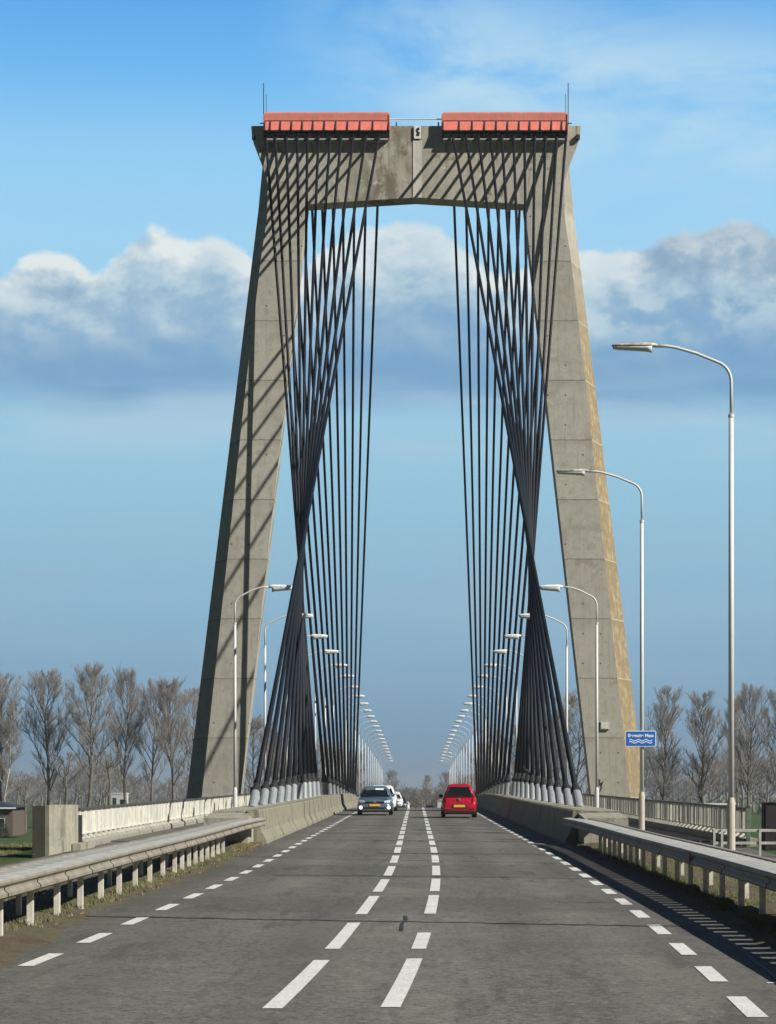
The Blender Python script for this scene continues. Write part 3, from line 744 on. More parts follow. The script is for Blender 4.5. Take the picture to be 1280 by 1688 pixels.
# red covers
TX = [8.1, 7.6, 7.0, 6.4, 5.85, 5.25, 4.62, 4.02, 3.36, 2.68, 1.97]
for sgn, nm in ((-1, 'left'), (1, 'right')):
    t = thing('cable_cover', f'{nm} salmon red steel cover over the cable heads on top of the pylon', 'cover', (sgn * 4.8, Y0, 36.2), 'red covers on the pylon')
    x0, x1 = (-3.35, 3.33)
    MB().loft([[(x, y, z) for y, z in ((-.36, .10), (-.36, .50), (-.28, .60), (1.66, .60), (1.78, .48), (1.78, .10))] for x in (x0, x1)]).obj('roof', M['redroof'], t)
    edges = sorted([sgn * q - sgn * 4.8 for q in TX])
    cuts = [x0] + [(a + b) / 2 for a, b in zip(edges, edges[1:])] + [x1]
    for a, b in zip(cuts, cuts[1:]):
        for yy, s2 in ((-.33, 1), (1.75, -1)):
            MB().loft([[(x, yy - s2 * .03, .095), (x, yy + s2 * .03, .095), (x, yy - s2 * .14, -.44), (x, yy - s2 * .18, -.44)] for x in (a + .045, b - .045)]).obj('panel', M['red'], t)
    for a in cuts:
        for ya, yb in ((-.37, -.0), (1.41, 1.8)):
            MB().loft([[(a + d, ya, .09), (a + d, yb, .09), (a + d, yb, -.85), (a + d, (ya + .25 if ya < 0 else yb), -.85), (a + d, ya + (-.20 if ya < 0 else 0), -.46)] for d in (-.042, .042)]).obj('rib', M['darksteel'], t)
    MB().box(x0, x1, -.375, -.362, .07, .115).obj('drip_edge', M['darksteel'], t)
    MB().box(x0, x1, -.53, -.40, -.50, -.445).obj('lower_edge', M['darksteel'], t)
    MB().box(x0 + .02, x1 - .02, -.34, -.003, -.93, -.855).obj('ledge', M['white'], t)
    MB().box(x0 + .02, x1 - .02, -.355, -.342, -1.0, -.90).obj('ledge_edge', M['darksteel'], t)
    MB().box(x0 + .05, x1 - .05, -.40, -.05, -.50, -.46).obj('soffit', M['darksteel'], t)
    for xe in (x0 - .06, x1 + .01):
        MB().box(xe, xe + .05, -.40, 1.8, -.42, .46).obj('end_plate', M['redroof'], t)

# ------------------------------------------------------------------ stay cables
XA = 5.2
ordn = ORD[:11]
for span in ('near', 'far'):
    for sgn, side in ((-1, 'left'), (1, 'right')):
        for k in range(11):
            if span == 'near': ya = 72.8 + 4.82 * k; yt = Y0 - .28; tx = TX[10 - k]
            else: ya = 131.6 + 6.23 * k; yt = Y0 + 1.4 + .28; tx = TX[k]
            zb = zr(ya) + .89; base = Vector((sgn * XA, ya, zb)); top = Vector((sgn * tx, yt, 35.58))
            if span == 'near': lab = f'black stay cable of {side} near fan, {ordn[k]} from the camera'
            else: lab = f'black stay cable of {side} far fan, {ordn[k]} from the pylon'
            t = thing('stay_cable', lab, 'stay cable', base, f'{side} {span} fan of stay cables')
            d = top - base; L = d.length; u = d / L
            if span == 'near' or k < 8: nn = 10
            else: nn = 8
            MB().tube([u * -.15, u * .78], .150, 14).obj('anchor_tube', M['tube'], t, smooth=False)
            MB().tube([u * .76, u * .80, u * .92, u * 1.02, u * 1.2], [.17, .185, .185, .13, .105], 12).obj('collar', M['collar'], t)
            MB().tube([u * 1.12, u * 5, u * 10, u * (L * .6), u * L], [.098, .088, .078, .074, .074], nn).obj('strand', M['cable'], t, smooth=True)
            # small stub tube standing behind the anchor (white, seen between tubes)
# damper bar hanging on a right cable
dm = thing('damper_bar', 'black damper cylinder clamped aslant to a right stay cable near its foot', 'damper', (5.25, 105, .0))
MB().tube([(-.30, 0, 1.2), (-.12, 0, 1.05), (.0, 0, .98), (.42, 0, .70)], [.04, .09, .10, .10], 10).obj('cylinder', M['collar'], dm)
MB().box(-.32, -.22, -.06, .06, 1.16, 1.36).obj('clamp', M['collar'], dm)

# ------------------------------------------------------------------ street lamps
def make_lamp(name, label, H, reach, dirty=False, bridge=True):
    t = thing(name, label, 'street lamp')
    # arm reaches towards -x
    MB().tube([(0, 0, 0), (0, 0, 1.25), (0, 0, 1.36)], [.085, .082, .062], 12).obj('pole_base', M['polebase'] if dirty else M['pole'], t, smooth=False)
    z2 = H - 1.45
    MB().tube([(0, 0, 1.34), (0, 0, z2)], [.060, .050], 12).obj('pole', M['pole'], t, smooth=True)
    MB().tube([(0, 0, z2 - .02), (0, 0, z2 + .04)], .062, 12).obj('joint', M['pole'], t)
    r = .42; pts = [(0, 0, z2 + .02), (0, 0, H - .36 - r * .9)]
    ang0 = 18
    for i in range(1, 8):
        a = R((90 - ang0) * i / 7); pts.append((-(r - r * math.cos(a)), 0, H - .36 - r * .9 + r * math.sin(a)))
    lx, lz = pts[-1][0], pts[-1][2]
    hx = -(reach - .93)
    pts += [(lx + (hx + .38 - lx) * .5, 0, lz + (H - .03 - lz) * .55), (hx + .38, 0, H - .05), (hx + .2, 0, H - .02), (hx - .05, 0, H - .02)]
    MB().tube(pts, .032, 8).obj('arm', M['pole'], t, smooth=True)
    # head: rounded tapered housing with a bowl below
    hd = []; bw = []
    for i, (q, w, a, b) in enumerate(((0, .04, .03, .03), (.03, .075, .055, .06), (.12, .10, .07, .09), (.22, .11, .075, .075), (.55, .115, .07, .06), (.82, .10, .055, .05), (.91, .06, .035, .035), (.935, .02, .02, .015))):
        x = hx - q; zc = H - .02; a *= 1.0 if dirty else 1.35; b *= 1.0 if dirty else 1.6
        hd.append([(x, w * math.cos(s), zc + (a if math.sin(s) > 0 else b * .25) * math.sin(s)) for s in [2 * math.pi * k / 14 for k in range(14)]])
        if 1 < i < 7: bw.append([(x, w * .9 * math.cos(s), zc - .012 + (.0 if math.sin(s) > 0 else b * 1.35) * math.sin(s)) for s in [2 * math.pi * k / 14 for k in range(14)]])
    MB().loft(hd).obj('lamp_head', M['lampdirty'] if dirty else M['lamphead'], t, smooth=True)
    MB().loft(bw).obj('lamp_bowl', M['bowl'], t, smooth=True)
    return t
# two older lamps on the right verge
for d, X, ztop, lab in ((46.5, 6.42, 9.15, 'tall lamp with a dirty peeling head at the far right, nearest the camera'), (64.9, 6.42, 9.20, 'tall lamp that carries the blue river sign on its pole')):
    base = zr(d) + .05
    o = make_lamp('street_lamp', lab, ztop - base, 2.43, dirty=True); o.location = (X, d, base); o['group'] = 'old lamps on the right approach'
HEAD = [(89, 967), (106.7, 1014), (124.4, 1048), (142, 1073), (160, 1096), (177.5, 1114), (195, 1132), (213, 1147), (230.6, 1159.6), (248, 1171), (266, 1180.6), (283.7, 1189), (301, 1197),
        (319, 1204.5), (337, 1211.6), (354.5, 1218), (372, 1224), (390, 1230), (408, 1234.6), (425, 1240), (443, 1245), (461, 1250), (478, 1254.7)]
proto = None
H0 = 9.2
for i, (d, py) in enumerate(HEAD):
    for sgn, side in ((1, 'right'), (-1, 'left')):
        if proto is None:
            proto = make_lamp('street_lamp', '', H0, 2.25); o = proto
        else: o = dup(proto)
        b = zr(d) + .10; ht = (1310 - py) * d / F - b
        o.location = (sgn * 7.05, d, b); o.rotation_euler = (0, 0, 0 if sgn > 0 else math.pi); o.scale = (1, 1, ht / H0)
        if (i in (3, 4) and sgn < 0): o.rotation_euler[2] += R(4)
        o['label'] = f'pale street lamp, {ORD[i]} from the camera along the {side} side of the bridge'
        o['group'] = f'lamps along the {side} side of the bridge'
        o['category'] = 'street lamp'
for i, (x, y, d) in enumerate(((740, 1241, 530), (740, 1248, 565))):
    o = dup(proto); b = zr(d); o.location = ((x - 686 + 14) * d / F, d, b); o.scale = (1, 1, ((1310 - y) * d / F - b) / H0)
    o['label'] = ['upper of two far lamps standing inside the end of the right lamp row', 'lower of two far lamps standing inside the end of the right lamp row'][i]; o['group'] = 'far lamps beyond the bridge'

# blue sign on the second lamp
sg = thing('river_sign', 'blue river name sign with white waves on a lamp pole', 'sign', (6.38, 64.9 - .10, 1.585), rot=R(2))
def rr(w, h, r, y, n=5):
    pts = []
    for cxx, cz, a0 in ((w - r, h - r, 0), (-(w - r), h - r, 90), (-(w - r), -(h - r), 180), (w - r, -(h - r), 270)):
        for k in range(n): a = R(a0 + 90 * k / (n - 1)); pts.append((cxx + r * math.cos(a), y, cz + r * math.sin(a)))
    return pts
MB().loft([rr(.435, .225, .03, 0), rr(.435, .225, .03, .02)]).obj('border', M['signwhite'], sg)
MB().loft([rr(.415, .205, .02, -.006), rr(.415, .205, .02, -.002)]).obj('blue_panel', M['signblue'], sg)
def text_mesh(body, size, name, m, parent, loc, bold=0.0, ext=0.002):
    cu = bpy.data.curves.new(name, 'FONT'); cu.body = body; cu.size = size; cu.align_x = 'CENTER'; cu.align_y = 'CENTER'; cu.extrude = ext; cu.offset = bold
    to = bpy.data.objects.new(name, cu); COL.objects.link(to)
    bpy.context.view_layer.update()
    dg = bpy.context.evaluated_depsgraph_get()
    me = bpy.data.meshes.new_from_object(to.evaluated_get(dg)); bpy.data.objects.remove(to)
    me.materials.clear(); me.materials.append(m)
    o = bpy.data.objects.new(name, me); COL.objects.link(o); o.parent = parent; o.location = loc; o.rotation_euler = (R(90), 0, 0)
    return o
text_mesh('Bergsche Maas', .122, 'lettering', M['signwhite'], sg, (0, -.010, .085), bold=.004)
for zc in (-.045, -.105):
    w = MB(); n = 48; pts = [(-.33 + .66 * k / n, zc + .022 * math.sin(2 * math.pi * 3 * k / n + .4)) for k in range(n + 1)]
    vs = []; 
    for x, z in pts: vs += [(x, -.010, z - .012), (x, -.010, z + .012)]
    w.add(vs, [(2 * i, 2 * i + 2, 2 * i + 3, 2 * i + 1) for i in range(n)]).obj('wave', M['signwhite'], sg)
MB().box(-.07, .07, .02, .05, -.1, -.06).obj('clamp', M['galv'], sg)

# ------------------------------------------------------------------ right hand side furniture
t = thing('pedestrian_barrier', 'low galvanised two rail barrier beside the path at the right', 'barrier', (6.6, 50.5, zr(50.5) + .05))
for z in (.60, .32): MB().box(-.05, 2.2, -.02, .02, z - .03, z + .03).obj('rail', M['galv'], t)
for x in (-.03, .14, .98, 1.85): MB().box(x, x + .05, -.05, -.022, 0, .63).obj('post', M['galv'], t)
t = thing('dark_cabinet', 'black cabinet standing behind the low barrier at the right edge', 'cabinet', (8.95, 57.0, zr(57.0)))
MB().box(-.29, .29, -.25, .25, .0, 1.17).obj('casing', M['collar'], t, bevel=.015)
MB().box(-.26, .26, -.262, -.252, .55, 1.13).obj('door', M['darksteel'], t)
MB().box(-.32, .32, -.28, .28, 1.172, 1.2).obj('lid', M['darksteel'], t)
t = thing('corner_post', 'green topped corner post at the near end of the right railing', 'post', (8.45, 58.1, zr(58.1)))
MB().box(-.05, .05, -.05, .05, .0, 1.05).obj('shaft', mat('green stained post', (.10, .16, .09), .8, var=.4), t)
MB().box(-.06, .06, -.06, .06, 1.052, 1.09).obj('cap', M['railcap'], t)

# ------------------------------------------------------------------ cars
def car(name, label, L, Wd, H, paint, loc, facing, kind='hatch', group=None, glassy=True, lights=True):
    rot = 0 if facing > 0 else math.pi          # local +y is the nose
    t = thing(name, label, 'car', loc, group, rot)
    w = Wd / 2; hl = L / 2; belt = H * (.665 if kind == 'hatch' else .63)
    st = [(-hl, .80, .36, .50), (-hl + .04, .90, .24, .70), (-hl + .14, .965, .19, belt - .06), (-hl + .5, 1, .17, belt), (-.2, 1, .17, belt - .02), (.55, 1, .17, belt - .04),
          (hl - .95, .995, .17, belt - .10), (hl - .45, .965, .18, belt - .20), (hl - .16, .90, .20, belt - .30), (hl - .03, .80, .24, .55), (hl, .72, .36, .48)]
    rings = []
    for y, f, z0, z1 in st:
        a = w * f; m_ = z0 + (z1 - z0) * .55
        half = [(a * .90, z0), (a * .985, z0 + (z1 - z0) * .2), (a, m_), (a * .985, z0 + (z1 - z0) * .82), (a * .90, z1 - .015), (a * .6, z1 + .012), (a * .2, z1 + .03)]
        rings.append([(x, y, z) for x, z in half] + [(-x, y, z) for x, z in reversed(half)])
    MB().loft(rings).obj('body', paint, t, smooth=True)
    if kind == 'hatch': ry, ry2, fy2, fy = -hl + .12, -hl + .50, .25, hl - 1.02
    else: ry, ry2, fy2, fy = -hl + .10, -hl + .32, .45, hl - .85
    wb = w * .925; wt_ = w * (.68 if kind == 'hatch' else .60); zb = belt - .04
    gb = MB(); gr_ = []
    cor = lambda yr, yf, ww, z: [(-ww, yr, z), (-ww * .8, yr - .03, z), (ww * .8, yr - .03, z), (ww, yr, z), (ww, yf, z), (ww * .75, yf + .06, z), (-ww * .75, yf + .06, z), (-ww, yf, z)]
    lv = [(0, zb), (.5, zb + (H - .05 - zb) * .5), (.88, H - .07), (1.0, H - .005)]
    for q, z in lv:
        sh = 0 if q < 1 else .10
        gb_w = wb + (wt_ - wb) * q
        gr_.append(cor(ry + (ry2 - ry) * q + sh, fy + (fy2 - fy) * q - sh, gb_w - sh * .6, z))
    gb.loft(gr_).obj('cabin', paint, t, smooth=True, bevel=.055)
    def at(q, u, face, off=.012):
        ww = wb + (wt_ - wb) * q; z = zb + (H - .05 - zb) * q
        yr = ry + (ry2 - ry) * q; yf = fy + (fy2 - fy) * q
        if face == 'front': return (u * ww * .86, yf + .062 + off + .012 * (1 - abs(u)), z)
        if face == 'rear': return (u * ww * .86, yr - .032 - off - .01 * (1 - abs(u)), z)
        s_ = 1 if face == 'r' else -1
        return (s_ * (ww + off), yr + (yf - yr) * u, z)
    def panel(nm, pts, m_):
        n = len(pts); 
        return MB().add(pts, [tuple(range(n))]).obj(nm, m_, t, normals=False)
    def window(nm, face, qa, qb, us):
        vs = [at(qa, u, face) for u in us] + [at(qb, u, face) for u in reversed(us)]
        c = Vector((0, 0, 0)); 
        for p in vs: c += Vector(p)
        inner = [tuple(Vector(p) * 1.0) for p in vs]
        n = len(us); fs = [(i, i + 1, 2 * n - 2 - i, 2 * n - 1 - i) for i in range(n - 1)]
        return MB().add(inner, fs).obj(nm, M['glass'], t, normals=False)
    ws = window('windscreen', 'front', .08, .90, [-1, -.5, 0, .5, 1])
    rw = window('rear_window', 'rear', .10 if kind == 'city' else .2, .84, [-.96, -.5, 0, .5, .96])
    for f in ('r', 'l'):
        window('side_window', f, .10, .88, [.08, .46]); window('side_window', f, .10, .88, [.50, .90])
    for sx in (-1, 1):
        mm = MB().box(sx * (w + .02) - .09, sx * (w + .02) + .09, fy - .42, fy - .30, belt - .06, belt + .09).obj('mirror', M['blackplastic'] if kind == 'city' else paint, t, bevel=.03)
    rad = .30
    for sx in (-1, 1):
        for wy in (-hl + .62, hl - .75):
            tw = MB().tube([(sx * (w - .17), wy, rad), (sx * (w - .0), wy, rad)], rad, 20).obj('wheel', M['tyre'], t)
            MB().tube([(sx * (w + .004) - .01, wy, rad), (sx * (w + .004) + .004, wy, rad)], rad * .62, 14).obj('rim', M['rim'], tw)
    MB().box(-w * .8, w * .8, -hl + .3, hl - .3, .15, .22).obj('underbody', M['blackplastic'], t)
    def ybody(z, x):  # front skin y
        return hl + .004
    if lights:
        # front
        for sx in (-1, 1):
            MB().loft([[(sx * (w * .50), hl - .11, .60), (sx * (w * .86), hl - .30, .61), (sx * (w * .90), hl - .32, .72), (sx * (w * .55), hl - .17, .68)],
                       [(sx * (w * .50), hl + .0, .60), (sx * (w * .86), hl - .12, .61), (sx * (w * .90), hl - .15, .74), (sx * (w * .55), hl - .04, .69)]]).obj('headlight', M['lens'], t)
            lit = kind == 'hatch' and name == 'silver_car'
            MB().tube([(sx * w * .80, hl - .15, .37), (sx * w * .80, hl + .0, .37)], .085 if lit else .05, 14).obj('driving_lamp', M['litlamp'] if lit else M['lens'], t)
        MB().box(-w * .55, w * .55, hl - .12, hl + .012, .60, .66).obj('grille', M['blackplastic'], t)
        MB().box(-w * .62, w * .62, hl - .12, hl + .022, .30, .38).obj('intake', M['blackplastic'], t)
        MB().box(-w * .70, w * .70, hl - .12, hl + .030, .245, .27).obj('lip', M['chrome'], t)
        MB().tube([(0, hl - .02, .655), (0, hl + .035, .655)], .065, 16).obj('emblem', M['chrome'], t)
        MB().box(-.26, .26, hl + .0, hl + .035, .43, .54).obj('number_plate', M['plate'], t)
        # rear
        zl = belt - .18
        for sx in (-1, 1):
            MB().loft([[(sx * w * .74, -hl + yy, zl - .10), (sx * w * .95, -hl + yy + .10, zl - .10), (sx * w * .95, -hl + yy + .12, zl + .14), (sx * w * .80, -hl + yy + .04, zl + .12)] for yy in (-.0, .12)]).obj('tail_light', M['taillens'], t)
            MB().box(sx * w * .74 - .10, sx * w * .74 + .10, -hl - .03, -hl + .03, .40, .46).obj('reflector', M['taillens'], t)
        pl_ = MB().box(-.26, .26, -hl - .035, -hl + .0, .47, .585).obj('number_plate', M['plate'], t)
        MB().loft([[(-.36, y, .43), (.36, y, .43), (.31, y, .62), (-.31, y, .62)] for y in (-hl - .012, -hl + .02)]).obj('plate_recess', M['blackplastic'], t)
        MB().box(-w * .86, w * .86, -hl - .015, -hl + .1, .20, .31).obj('rear_skirt', M['blackplastic'], t)
        MB().tube([(0, -hl - .0, belt - .13), (0, -hl + .08, belt - .13)], .06, 16).obj('badge', M['chrome'], t)
        text_mesh('XX-00', .085, 'plate_characters', M['platetext'], t, (0, 0, 0)) if False else None
    return t
P_silver = mat('silver blue car paint', (0.13, 0.185, 0.25), 0.3, metal=0.35, var=.05, coat=.6)
P_red = mat('red car paint', (0.40, 0.006, 0.024), 0.3, var=.05, coat=.7)
P_white = mat('white car paint', (0.72, 0.74, 0.73), 0.35, var=.04, coat=.4)
P_dark = mat('dark grey car paint', (0.03, 0.035, 0.045), 0.3, var=.05, coat=.6)
G1 = 'oncoming cars in the left lane'
c1 = car('silver_car', 'silver blue hatchback coming towards the camera with both driving lamps lit', 4.0, 1.70, 1.43, P_silver, (-2.0, 113.0, zr(113) + .01), -1, group=G1)
MB().add([(-.42, 1.06, 1.305), (-.02, 1.06, 1.305), (-.02, 1.13, 1.235), (-.42, 1.13, 1.235)], [(0, 1, 2, 3)]).obj('paper_card', M['paper'], c1, normals=False)
c2 = car('red_car', 'small red hatchback seen from behind in the right lane', 3.6, 1.60, 1.54, P_red, (1.98, 105.6, zr(105.6) + .01), 1, kind='city')
car('white_car', 'tall white car half hidden behind the silver blue hatchback', 4.2, 1.74, 1.43, P_white, (-1.92, 127.5, zr(127.5) + .01), -1, group=G1)
car('white_car', 'small white car rising over the crest behind the tall white car', 3.9, 1.7, 1.5, P_white, (-1.98, 202, zr(202) + .01), -1, group=G1, kind='city')
car('dark_car', 'dark car on the crest behind the second white car', 4.2, 1.75, 1.55, P_dark, (-1.85, 262, zr(262) + .01), -1, group=G1)
car('white_car', 'farthest pale car of the oncoming queue, last one visible on the crest', 4.2, 1.75, 1.5, P_white, (-1.75, 322, zr(322) + .01), -1, group=G1)
car('dark_car', 'distant dark car whose roof shows just over the crest in the right lane', 4.2, 1.75, 1.5, P_dark, (2.5, 402, zr(402) + .01), 1)

# ------------------------------------------------------------------ trees
def grow(seed, H, spread, base=.25, limbs=30, up=.78, twigs=1.0, lean=0.0, lvl3=7, trunk_r=None, mid_r=1.0):
    rn = random.Random(seed); tv = MB(); cv = MB()
    tr = trunk_r or H * .0125
    n = 10; tp = []; x = y = 0
    for i in range(n + 1):
        q = i / n; tp.append(Vector((x + lean * q * H, y, q * H * .96))); x += rn.uniform(-.012, .012) * H; y += rn.uniform(-.012, .012) * H
    tv.tube(tp, [tr * (1 - .93 * (i / n) ** .9) + .01 for i in range(n + 1)], 7)
    def pt(q):
        f = q * n; i = min(n - 1, int(f)); return tp[i].lerp(tp[i + 1], f - i)
    def seg3(a, b, r0, r1, mb, n=3):
        d = (b - a); 
        if d.length < 1e-4: return
        d.normalize(); up_ = Vector((0, 0, 1)) if abs(d.z) < .9 else Vector((1, 0, 0))
        s = d.cross(up_).normalized(); w = d.cross(s)
        vs = []
        for p, r in ((a, r0), (b, r1)):
            for k in range(n): q = 6.2832 * k / n; vs.append(p + (s * math.cos(q) + w * math.sin(q)) * r)
        mb.add(vs, [(k, (k + 1) % n, n + (k + 1) % n, n + k) for k in range(n)])
    def branch(p, d, ln, r, lev):
        m_ = 5 if lev == 1 else 3
        pts = [p]; dd = d.copy()
        for i in range(m_):
            dd = (dd + Vector((rn.uniform(-.16, .16), rn.uniform(-.16, .16), .10 if lev < 3 else .05))).normalized()
            pts.append(pts[-1] + dd * ln / m_)
        for i in range(m_):
            a = r * (1 - i / m_ * .85); b = r * (1 - (i + 1) / m_ * .85)
            seg3(pts[i], pts[i + 1], a, b, tv if lev == 1 else cv, 4 if lev == 1 else 3)
        if lev >= 4: return
        cnt = {1: int(10 * twigs + 2), 2: lvl3 + 1, 3: 5 if twigs >= 1 else 4}[lev]
        for k in range(cnt):
            q = rn.uniform(.22 if lev == 1 else .12, 1.0); f = q * m_; i = min(m_ - 1, int(f)); bp = pts[i].lerp(pts[i + 1], f - i)
            ax = (pts[i + 1] - pts[i]).normalized()
            rv = Vector((rn.gauss(0, 1), rn.gauss(0, 1), rn.gauss(0, 1))); rv = (rv - ax * rv.dot(ax)).normalized()
            nd = (ax * 1.0 + rv * rn.uniform(.45, .85) + Vector((0, 0, .35))).normalized()
            branch(bp, nd, ln * rn.uniform(.35, .58) * (1.15 - .5 * q), max(r * .42, .014 if lev < 3 else .0085), lev + 1)
    for i in range(limbs):
        q = base + (1 - base) * ((i + rn.random()) / limbs) ** .85
        q = min(.985, q); p = pt(q); az = i * 2.4 + rn.uniform(-.5, .5)
        prof = math.sin(math.pi * min(1, max(.02, (q - base) / (1.08 - base))) ** .75) 
        ln = spread * (.35 + .75 * prof) * rn.uniform(.75, 1.15) * (1.35 if q < base + .2 else 1.0)
        ln = min(ln, (1.02 - q) * H * .9 + spread * .25)
        el = up * rn.uniform(.85, 1.15)
        d = Vector((math.cos(az) * (1 - el * .55), math.sin(az) * (1 - el * .55), el)).normalized()
        branch(p, d, ln, tr * (.48 - .3 * q) * mid_r, 1)
    return tv, cv
def tree_proto(seed, label, name='poplar', bark='bark', tw='twig', **kw):
    tv, cv = grow(seed, **kw)
    t = thing(name, label, 'tree')
    tv.obj('trunk', M[bark], t, smooth=True, normals=False); cv.obj('crown', M[tw], t, normals=False)
    return t
def put(proto, px, pytop, d, h, label, first, gz=None, rz=0, sxy=None, group=None):
    o = proto if first else dup(proto)
    z = gz if gz is not None else gh((px - 686) * d / F, d)
    pytop += 10
    H = (1310 - pytop) * d / F - z; s = H / h
    o.location = ((px - 686) * d / F, d, z); o.scale = ((sxy or 1) * s * 1.18, (sxy or 1) * s * 1.18, s); o.rotation_euler = (0, 0, rz); o['label'] = label; o['category'] = 'tree'
    if group: o['group'] = group
    return o
HP = 25.0
pA = tree_proto(11, 'a', H=HP, spread=7.2, base=.22, limbs=30, up=.80)
pB = tree_proto(23, 'b', H=HP, spread=6.6, base=.26, limbs=32, up=.85)
pC = tree_proto(37, 'c', H=HP, spread=5.6, base=.16, limbs=34, up=.88)
GL, GR = 'bare poplars on the left bank', 'bare poplars on the right bank'
put(pA, 78, 1108, 370, HP, 'wide bare poplar with a deep fork, second large crown from the left edge', True, group=GL)
put(pB, 145, 1099, 365, HP, 'tallest bare poplar on the left, above the start of the white railing', True, rz=1, group=GL)
put(pA, 2, 1112, 375, HP, 'bare poplar cut by the left edge of the picture', False, rz=2.2, group=GL)
put(pB, 211, 1106, 368, HP, 'slender bare poplar between the tallest one and the tree pair by the pylon', False, rz=3.4, sxy=.85, group=GL)
put(pA, 251, 1124, 372, HP, 'bare poplar left of the last one before the left pylon leg', False, rz=4.4, sxy=.85, group=GL)
put(pB, 283, 1122, 366, HP, 'bare poplar just before the left pylon leg', False, rz=5.4, sxy=.9, group=GL)
put(pA, 322, 1135, 380, HP, 'bare poplar half hidden behind the left pylon leg', False, rz=.6, sxy=.9, group=GL)
put(pC, 1092, 1134, 330, HP, 'narrow bare poplar just right of the blue sign', True, group=GR)
put(pC, 1160, 1140, 335, HP, 'many stemmed bare poplar between the two tall lamp poles', False, rz=2, sxy=1.05, group=GR)
put(pA, 1236, 1131, 325, HP, 'broad bare poplar right behind the nearest lamp pole', False, rz=3.1, sxy=.8, group=GR)
put(pC, 1290, 1140, 328, HP, 'bare poplar cut by the right edge of the picture', False, rz=4, sxy=1.1, group=GR)
put(pB, 1215, 1150, 345, HP, 'farther bare poplar seen between the broad one and the many stemmed one', False, rz=4.9, sxy=.7, group=GR)
pT = tree_proto(51, 't', 'birch_tree', bark='birch', H=22.0, spread=3.6, base=.3, limbs=20, up=.85, trunk_r=.16, lean=.03)
put(pT, 10, 1150, 300, 22.0, 'thin pale trunked tree in front of the dark roofed house', True)
# pollarded trees
pP = tree_proto(61, 'p', 'pollard_tree', H=12.0, spread=3.4, base=.45, limbs=9, up=.55, trunk_r=.42, twigs=.5)
for i, (px, py, d, sx, lb) in enumerate(((42, 1272, 320, .7, 'short cut back trunk right of the dark roofed house'), (109, 1235, 330, 1.0, 'cut back tree between the two large left poplars'),
                              (181, 1232, 325, 1.0, 'dark cut back tree left of the white house'))):
    put(pP, px, py, d, 12.0, lb, i == 0, rz=i * 1.9, sxy=sx, group='pollarded trees on the left bank')
# brown trees seen between the pylon legs and cables, and the far centre trees
pW = tree_proto(71, 'w', 'bare_tree', tw='twigwarm', H=16.0, spread=6.5, base=.12, limbs=22, up=.66)
BR = [(425, 1190, 330, 1.1, 'brownish bare tree behind the left lamp pole next to the left pylon leg'), (468, 1205, 340, 1.1, 'brownish bare tree behind the left near cables'), (520, 1225, 380, 1.2, 'brownish bare tree behind the middle of the left cables'),
      (566, 1238, 400, 1.1, 'brownish bare tree behind the inner left cables'), (818, 1225, 390, 1.2, 'brownish bare tree behind the inner right cables'), (858, 1200, 370, 1.1, 'brownish bare tree behind the middle of the right cables'),
      (905, 1180, 350, 1.1, 'brownish bare tree behind the outer right cables'), (948, 1152, 330, 1.0, 'reddish bare tree against the inner edge of the right pylon leg')]
for i, (px, py, d, sx, lb) in enumerate(BR): put(pW, px, py, d, 16.0, lb, i == 0, rz=i * 1.3, sxy=sx, group='brown trees behind the cables')
for px, py, d, lb, p_ in ((645, 1263, 720, 'tall far tree left of the vanishing road', pA), (704, 1271, 700, 'tall far tree right of the vanishing road', pB), (737, 1266, 690, 'far tree beside the end of the right lamp row', pA)):
    put(p_, px, py, d, HP, lb, False, rz=px, sxy=1.0, gz=-5.3, group='tall trees where the road vanishes')
# the far wood, one mass
def far_wood():
    mb = MB(); rn = random.Random(88)
    protos = []
    for s in range(4):
        a, b = grow(200 + s, H=10, spread=4.6, base=.08, limbs=14, up=.55, twigs=.5, lvl3=4, trunk_r=.2)
        vv = np.array(a.v + b.v); ff = a.f + [tuple(i + len(a.v) for i in f) for f in b.f]
        protos.append((vv, ff))
    V = []; Fc = []; off = 0
    spots = []
    for px in range(-160, 1480, 13):
        top = 1292 + 14 * math.sin(px * .021) + rn.uniform(-12, 10)
        if px < 330: top = 1276 + 16 * math.sin(px * .03) + rn.uniform(-14, 12)
        if 640 < px < 730: top = 1298 + rn.uniform(-5, 6)
        if px > 1050: top = 1262 + 18 * math.sin(px * .04) + rn.uniform(-12, 14)
        for _ in range(2): spots.append((px + rn.uniform(-8, 8), top + rn.uniform(0, 12), rn.uniform(560, 700)))
    for px, top, d in spots:
        vv, ff = rn.choice(protos); H = (1310 - top) * d / F + 5.3; s = H / 10; a = rn.uniform(0, 6.28)
        ca, sa = math.cos(a) * s * 1.5, math.sin(a) * s * 1.5
        q = np.empty_like(vv); q[:, 0] = vv[:, 0] * ca - vv[:, 1] * sa + (px - 686) * d / F; q[:, 1] = vv[:, 0] * sa + vv[:, 1] * ca + d; q[:, 2] = vv[:, 2] * s - 5.3
        V.append(q); Fc += [tuple(i + off for i in f) for f in ff]; off += len(vv)
    me = bpy.data.meshes.new('far_wood'); me.from_pydata(np.vstack(V).tolist(), [], Fc); me.materials.append(M['wood'])
    o = bpy.data.objects.new('far_wood', me); COL.objects.link(o); tag(o, 'hazy brown wood along the horizon behind the bridge', 'wood', kind='stuff')
far_wood()
